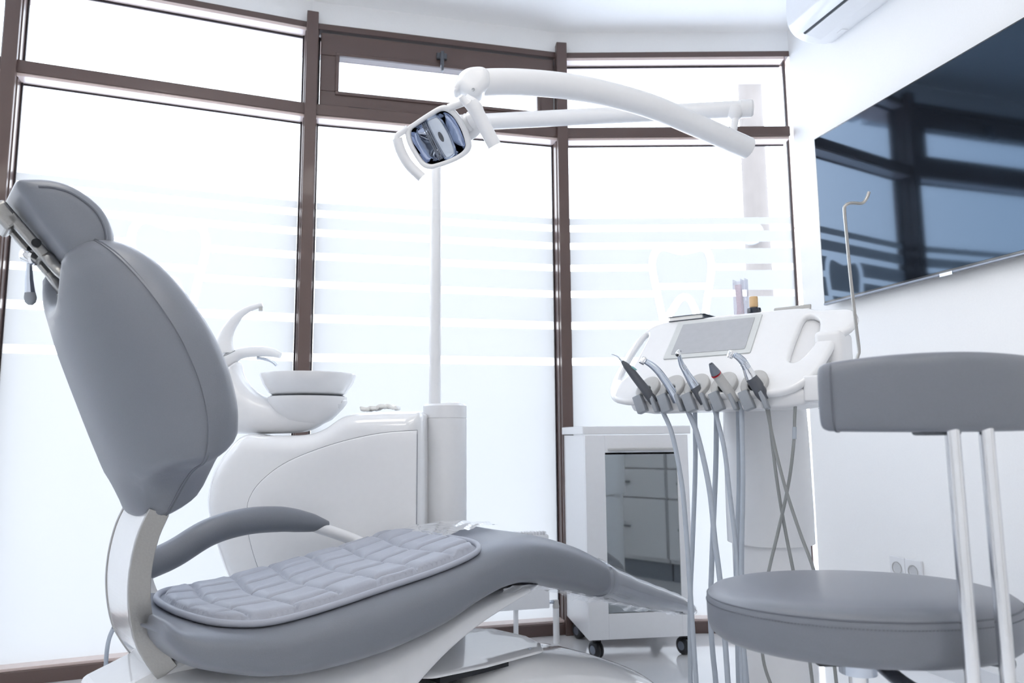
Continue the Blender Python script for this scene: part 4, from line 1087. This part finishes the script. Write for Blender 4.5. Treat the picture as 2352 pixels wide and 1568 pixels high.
head = bpy.data.objects.new('lamp_head', None); COL.objects.link(head); head.parent = lp
pillow('head_frame', [FRL, FIL], slab(.006, .010), slab(.004, .014), HP, WHITE, head, step=.02, rings=(.001, .003, .006))
MIRROR = mat('lamp_reflector', (.62, .67, .78), .045, metal=1, var=.0)
pillow('reflector', [FIL], lambda d, x, y: 0, dome(.075, .050), lambda x, y, h: HP(x, y, h - .004), MIRROR, head, step=.008, rings=(.002, .006, .013), sides='back')
pillow('head_back', [[(fcx + (x - fcx) * .97, fcy + (y - fcy) * .97) for x, y in FRL]], lambda d, x, y: 0, dome(.08, .062), lambda x, y, h: HP(x, y, h - .012), WHITE, head, step=.012, rings=(.002, .006, .013, .024), sides='back')
SHL = densify(loop2([(fcx + .004 + x, fcy + .002 + y) for x, y in [(-.014, .055), (.010, .055), (.020, .04), (.024, 0), (.020, -.04), (.010, -.055), (-.012, -.055), (-.018, -.03), (-.019, .03)]], 4), .004)
pillow('bulb_shield', [SHL], dome(.012, .008), lambda d, x, y: .012, lambda x, y, h: HP(x, y, h - .018), STEEL, head, step=.008, rings=(.002, .005, .009))
for k in range(3):
    tube('cooling_fin', [HP(fcx + .004 - .019 - k * .0045, fcy + .002 + y, -.012 - k * .002) for y in np.linspace(-.048, .048, 9)], .0016, DSTEEL, head, seg=8)
pillow('shield_opening', [densify(loop2([(fcx + .006 + .005 * math.cos(a), fcy + .002 + .013 * math.sin(a)) for a in np.linspace(0, 2 * math.pi, 13)[:-1]], 3), .003)], lambda d, x, y: .001, lambda d, x, y: 0, lambda x, y, h: HP(x, y, -.0095 + h), DGREY, head, step=.01)
# handles
def hl(pts, o0, r, name, m=WHITE):
    P = [on_plane(x, y, hp0 + hz * o0, hz) for x, y in pts]
    return tube(name, P, r, m, head, seg=24, smooth_n=8)
hl([(912, 318), (920, 345), (938, 377), (969, 408)], .018, .0125, 'handle')
hl([(937, 293), (924, 303), (912, 312), (911, 322)], .004, .0072, 'handle_stem')
hl([(1081, 236), (1098, 262), (1117, 298), (1136, 335)], .030, .0165, 'handle')
hl([(1030, 248), (1050, 240), (1070, 234), (1080, 238)], .006, .0095, 'handle_stem')
hl([(1060, 222), (1066, 232), (1078, 245)], .030, .0085, 'head_hanger')
q = on_plane(1084, 277, hp0 - hz * .035, hz)
lathe('swivel_hub', [(.001, -.02), (.022, -.02), (.024, -.01), (.022, -.006), (.022, -.002), (.024, .0), (.020, .016), (.001, .018)], q, WHITE, head, axis=(hx * .9 + hz * .3), seg=32)
tube('yoke', [on_plane(1068, 225, hp0 - hz * .03, hz), on_plane(1092, 245, hp0 - hz * .03, hz), on_plane(1098, 275, hp0 - hz * .03, hz), on_plane(1090, 300, hp0 - hz * .045, hz), on_plane(1072, 318, hp0 - hz * .05, hz)], [.012, .016, .018, .015, .010], WHITE, head, seg=24, smooth_n=8)
settle(lp)
head.matrix_parent_inverse = Matrix.Translation(-Vector(lp.location))

# ------------------------------------------------------------------ television on the right wall
WP = M1; WO = Vector((WN.x, WN.y, 0)).normalized()
def wp(s, z, o=0): return WP + WD * s + Z3 * z + WO * o
def wpix(px, py, o=0.0):
    p = on_plane(px, py, WP + WO * o, WO) - WP
    return p.dot(WD), p.z
tvp = [wpix(1860, 325, .045), wpix(1903, 697, .045), wpix(2352, 38, .045), wpix(2352, 588, .045)]
s0 = (tvp[0][0] + tvp[1][0]) / 2; zt_, zb_ = (tvp[0][1] + tvp[2][1]) / 2, (tvp[1][1] + tvp[3][1]) / 2
Wt = (zt_ - zb_) * 1.72
tv = thing('television', 'large black flat television mounted on the white right-hand wall reflecting the windows', 'television', wp(s0 + Wt / 2, zb_ - .0, .0))
AXW = (WD, WO, Z3)
mesh('back_casing', *box_vf(wp(s0 + Wt / 2, (zt_ + zb_) / 2, .020), (Wt * .96, .034, (zt_ - zb_) * .92), AXW), BLACK, tv, smooth=False, bevel=.006)
mesh('tv_bezel', *box_vf(wp(s0 + Wt / 2, (zt_ + zb_) / 2, .038), (Wt, .014, zt_ - zb_), AXW), TVF, tv, smooth=False, bevel=.003)
mesh('screen', *box_vf(wp(s0 + Wt / 2, (zt_ + zb_) / 2 + .004, .0455), (Wt - .016, .002, zt_ - zb_ - .022), AXW), TVM, tv, smooth=False)
mesh('bottom_strip', *box_vf(wp(s0 + Wt / 2, zb_ + .004, .046), (Wt - .004, .006, .008), AXW), DSTEEL, tv, smooth=False, bevel=.002)
mesh('logo_plate', *box_vf(wp(wpix(2175, 625, .045)[0], zb_ + .001, .049), (.05, .004, .012), AXW), STEEL, tv, smooth=False, bevel=.001)
mesh('wall_mount', *box_vf(wp(s0 + Wt / 2, (zt_ + zb_) / 2, .004), (.4, .010, .3), AXW), BLACK, tv, smooth=False)
settle(tv)

# ------------------------------------------------------------------ air conditioner
ac = thing('air_conditioner', 'white wall-mounted air conditioner at the top of the right-hand wall', 'air conditioner', wp(.70, 2.36, 0))
sA0, sA1 = .265, 1.10
pr = [(0, 2.395), (.03, 2.385), (.10, 2.380), (.165, 2.395), (.198, 2.425), (.210, 2.47), (.205, 2.575), (.19, 2.592), (.0, 2.592)]
PRs = [(p.x, p.y) for p in spline([(a, b, 0) for a, b in pr[:-1]], 4)] + [pr[-1]]
rings = []
for s, k in ((sA0, .90), (sA0 + .006, .97), (sA0 + .016, 1), (sA1 - .016, 1), (sA1 - .006, .97), (sA1, .90)):
    rings.append([wp(s, 2.49 + (z - 2.49) * k, .10 + (o - .10) * k) if o > 0.001 else wp(s, 2.49 + (z - 2.49) * k, 0) for o, z in PRs])
mesh('housing', *loft_vf(rings), WHITE, ac, smooth=True, bevel=0); autosm(ac.children[0], 35)
def acq(s0_, s1_, o0, z0, o1, z1, th, name, m):
    a, b = wp(s0_, z0, o0), wp(s0_, z1, o1); d = (b - a).normalized(); n_ = WD.cross(d)
    if n_.z > 0: n_ = -n_
    mesh(name, *box_vf((a + b) / 2 + WD * (s1_ - s0_) / 2 + n_ * th / 2, (s1_ - s0_, (b - a).length, th), (WD, d, n_)), m, ac, smooth=False, bevel=.001)
acq(sA0 + .05, sA1 - .05, .085, 2.379, .155, 2.391, .004, 'louver', WHITE)
acq(sA0 + .048, sA1 - .048, .156, 2.391, .164, 2.396, .003, 'outlet_gap', BLACK)
acq(sA0 + .10, sA0 + .13, .020, 2.386, .05, 2.382, .0015, 'bottom_clip', WHITE)
settle(ac)

# ------------------------------------------------------------------ wall sockets
for (x0, x1), lab in (((2049, 2084), 'left white round wall socket of the pair low on the right wall'), ((2084, 2122), 'right white round wall socket of the pair low on the right wall')):
    a, b = wpix(x0, 1308), wpix(x1, 1308); sm = (a[0] + b[0]) / 2; zm = .322
    sk = thing('wall_socket', lab, 'socket', wp(sm, zm - .04, 0), group='wall sockets')
    w_ = abs(b[0] - a[0])
    mesh('cover_plate', *box_vf(wp(sm, zm, .005), (w_ * .985, .010, .080), AXW), WHITE, sk, smooth=False, bevel=.003)
    lathe('socket_well', [(.021, .010), (.0225, .012), (.0225, .0125), (.020, .0125), (.019, .006), (.001, .006)], wp(sm, zm, .0), CUFF, sk, axis=WO, seg=32)
    for d_ in (-.0095, .0095): lathe('pin_hole', [(.001, 0), (.0026, 0), (.0026, .0005), (.001, .0005)], wp(sm + d_, zm, .0063), BLACK, sk, axis=WO, seg=12)
    settle(sk)

# ------------------------------------------------------------------ mobile cabinet by the window
cr = math.radians(8.0)
fl = PY(1350, 1470, 2.75); cx_ = (math.cos(cr), math.sin(cr))
CXv = Vector((cx_[0], cx_[1], 0)); CYv = Vector((-cx_[1], cx_[0], 0))
cab = thing('mobile_cabinet', 'white wheeled cabinet with a mirror-dark glass door under the window', 'cabinet', Vector((fl.x, 2.75, 0)))
wC, dC, zB, zTp = .392, .36, .078, .832
def cp_(x, y, z): return Vector((fl.x, 2.75, 0)) + CXv * x + CYv * y + Z3 * z
AC = (CXv, CYv, Z3)
def cbx(x0, x1, y0, y1, z0, z1): return box_vf(cp_((x0 + x1) / 2, (y0 + y1) / 2, (z0 + z1) / 2), (x1 - x0, y1 - y0, z1 - z0), AC)
mesh('carcass', *merge(cbx(0, .018, .0, dC, zB, zTp - .033), cbx(wC - .018, wC, 0, dC, zB, zTp - .033), cbx(.018, wC - .018, dC - .012, dC, zB, zTp - .033), cbx(.018, wC - .018, 0, dC, zB, zB + .018), cbx(.018, wC - .018, 0, dC, zTp - .05, zTp - .034)), WHITE, cab, smooth=False, bevel=.001)
mesh('worktop', *cbx(-.006, wC + .016, -.010, dC + .004, zTp - .030, zTp), WHITE, cab, smooth=False, bevel=.003)
mesh('front_frame', *merge(cbx(.0, .074, -.018, -.001, zB, zTp - .033), cbx(wC - .044, wC, -.018, -.001, zB, zTp - .033), cbx(.074, wC - .044, -.018, -.001, zB, zB + .088), cbx(.074, wC - .044, -.018, -.001, .735, zTp - .033)), WHITE, cab, smooth=False, bevel=.001)
cdr = bpy.data.objects.new('glass_door', None); COL.objects.link(cdr); cdr.parent = cab
DM = mat('dark_mirror_glass', (.34, .355, .36), .03, metal=1, var=0)
mesh('door_glass', *cbx(.074, wC - .044, -.014, -.008, zB + .090, .728), DM, cdr, smooth=False)
mesh('door_handle', *cbx(.085, wC - .060, -.032, -.018, .742, .751), CUFF, cdr, smooth=False, bevel=.002)
for x, y in ((.04, .04), (wC - .02, .04), (.04, dC - .05), (wC - .04, dC - .05)):
    c_ = bpy.data.objects.new('caster', None); COL.objects.link(c_); c_.parent = cab; c_['o'] = 1
    pos = cp_(x, y, .031)
    mesh('wheel', *merge(lathe_vf([(.001, -.016), (.020, -.016), (.030, -.012), (.031, -.003), (.001, -.003)], pos, (CXv * .9 + CYv * .4).normalized(), 28), lathe_vf([(.001, .003), (.031, .003), (.030, .012), (.020, .016), (.001, .016)], pos, (CXv * .9 + CYv * .4).normalized(), 28)), BLACK, c_)
    lathe('wheel_disc', [(.001, -.0175), (.015, -.0175), (.016, -.016)], pos, DSTEEL, c_, axis=(CXv * .9 + CYv * .4), seg=24)
    mesh('caster_stem', *merge(tube_vf([pos + Z3 * .02, pos + Z3 * .048], .006, 12), box_vf(pos + Z3 * .034, (.03, .03, .012), AC)), BLACK, c_)
    del c_['o']
settle(cab)
for c in cab.children:
    if c.type == 'EMPTY': c.matrix_parent_inverse = Matrix.Translation(-Vector(cab.location))

# ------------------------------------------------------------------ radiator in front of the middle window
dM, oM = outs[1]
ra0 = M2 - dM * .78 - oM * .10
rad = thing('radiator', 'low white panel radiator with a ribbed top grille in front of the middle window', 'radiator', Vector((ra0.x, ra0.y, 0)))
def rp3(s, o, z): return Vector((ra0.x, ra0.y, 0)) + dM * s - oM * o + Z3 * z
pL = PY(1110, 1222, 3.0); pR = PY(1255, 1218, 3.0)
sR = (pR - ra0).dot(dM); RL = .62
zr1 = PY(1200, 1217, 3.02).z; zr0 = PY(1200, 1390, 3.02).z
AM = (dM, -oM, Z3)
def rbx(s0_, s1_, o0, o1, z0, z1): return box_vf(rp3((s0_ + s1_) / 2, (o0 + o1) / 2, (z0 + z1) / 2), (s1_ - s0_, o1 - o0, z1 - z0), AM)
mesh('panel', *rbx(sR - RL, sR, .0, .045, zr0, zr1 - .012), WHITE, rad, smooth=False, bevel=.004)
mesh('grille', *merge(*[rbx(sR - RL + .004 + k * .0125, sR - RL + .010 + k * .0125, .002, .043, zr1 - .012, zr1) for k in range(49)]), WHITE, rad, smooth=False)
for s in (sR - RL + .08, sR - .13):
    mesh('foot', *merge(rbx(s - .008, s + .008, .012, .032, .004, zr0 + .01), rbx(s - .02, s + .02, .002, .042, 0, .006)), WHITE, rad, smooth=False, bevel=.002)
vx = sR + .032
lathe('valve', [(.001, -.02), (.012, -.02), (.014, -.012), (.011, 0), (.011, .012), (.001, .014)], rp3(vx, .022, zr0 + .012), CUFF, rad, seg=20)
mesh('valve_link', *tube_vf([rp3(sR - .01, .022, zr0 + .018), rp3(vx, .022, zr0 + .018)], .007, 14), STEEL, rad)
tube('supply_pipe', [rp3(vx, .022, 0), rp3(vx, .022, zr0)], .0125, WHITE, rad, seg=20)
settle(rad)

# ------------------------------------------------------------------ drawer cabinets and foot cable
def mirror(p):
    n = -CYv; q0 = cp_(0, -.014, 0); return p - n * 2 * (p - q0).dot(n)
VA = PZ(1398, 1318, 0.0); VB = PZ(1575, 1344, 0.0)
RA, RB = mirror(VA), mirror(VB)
dd = (RB - RA).normalized()
dn = Vector((-dd.y, dd.x, 0))
if dn.dot(cp_(.2, 0, 0) - RA) < 0: dn = -dn
def dw(s, o, z): return RB + dd * s + dn * o + Z3 * z

dcab = {}
for k, (s0_, s1_, lab) in enumerate(((.10, .69, 'white three-drawer cabinet behind the stool, the unit nearer the window'), (-.50, .09, 'white three-drawer cabinet behind the stool, the unit farther from the window'))):
    o0 = RB + dd * (.10 - .59 - .0)
    def dq(a_, b_, c0, c1, z0, z1, base=RA): return box_vf(base + dd * ((a_ + b_) / 2) + dn * ((c0 + c1) / 2) + Z3 * ((z0 + z1) / 2), (b_ - a_, c1 - c0, z1 - z0), (dd, dn, Z3))
    a_, b_ = (-.19, .395) if k == 0 else (.405, .70)
    if k == 1: lab = 'white three-drawer cabinet reflected at the right of the cabinet glass'
    else: lab = 'white three-drawer cabinet reflected with its bar handles in the cabinet glass'
    r = thing('drawer_cabinet', lab, 'cabinet', RA + dd * ((a_ + b_) / 2) - dn * .22, group='drawer cabinets along the side')
    dp = .45 if k == 0 else .25
    mesh('carcass', *dq(a_, b_, -dp, -.018, .10, .80), WHITE, r, smooth=False, bevel=.002)
    mesh('plinth', *dq(a_, b_, -dp + .03, -.045, 0, .10), CHAN, r, smooth=False)
    mesh('worktop', *dq(a_ - .004, b_ + .004, -dp - .01, .012, .80, .83), WHITE, r, smooth=False, bevel=.003)
    for z0, z1 in ((.122, .442), (.450, .606), (.614, .795)):
        dr_ = mesh('drawer', *dq(a_ + .004, b_ - .004, -.017, .0, z0, z1), CUFF if False else WHITE, r, smooth=False, bevel=.0015)
        m_c = (a_ + b_) / 2
        mesh('bar_handle', *merge(dq(m_c - .07, m_c + .07, .018, .028, (z0 + z1) / 2, (z0 + z1) / 2 + .012), dq(m_c - .062, m_c - .054, 0, .02, (z0 + z1) / 2, (z0 + z1) / 2 + .01), dq(m_c + .054, m_c + .062, 0, .02, (z0 + z1) / 2, (z0 + z1) / 2 + .01)), ENAMEL, dr_, smooth=False)
    settle(r)
# thin cable hanging down by the support arm
fc = thing('foot_control_cable', 'thin grey cable hanging down behind the curved support arm at the lower left', 'cable', PY(245, 1560, 1.75))
tube('cable_cord', [PY(x, y, Y) for x, y, Y in [(262, 1440, 1.6), (252, 1462, 1.65), (246, 1490, 1.7), (243, 1530, 1.72), (240, 1600, 1.75), (245, 1640, 1.8)]], .0045, HOSE, fc, seg=12, smooth_n=5)
settle(fc)
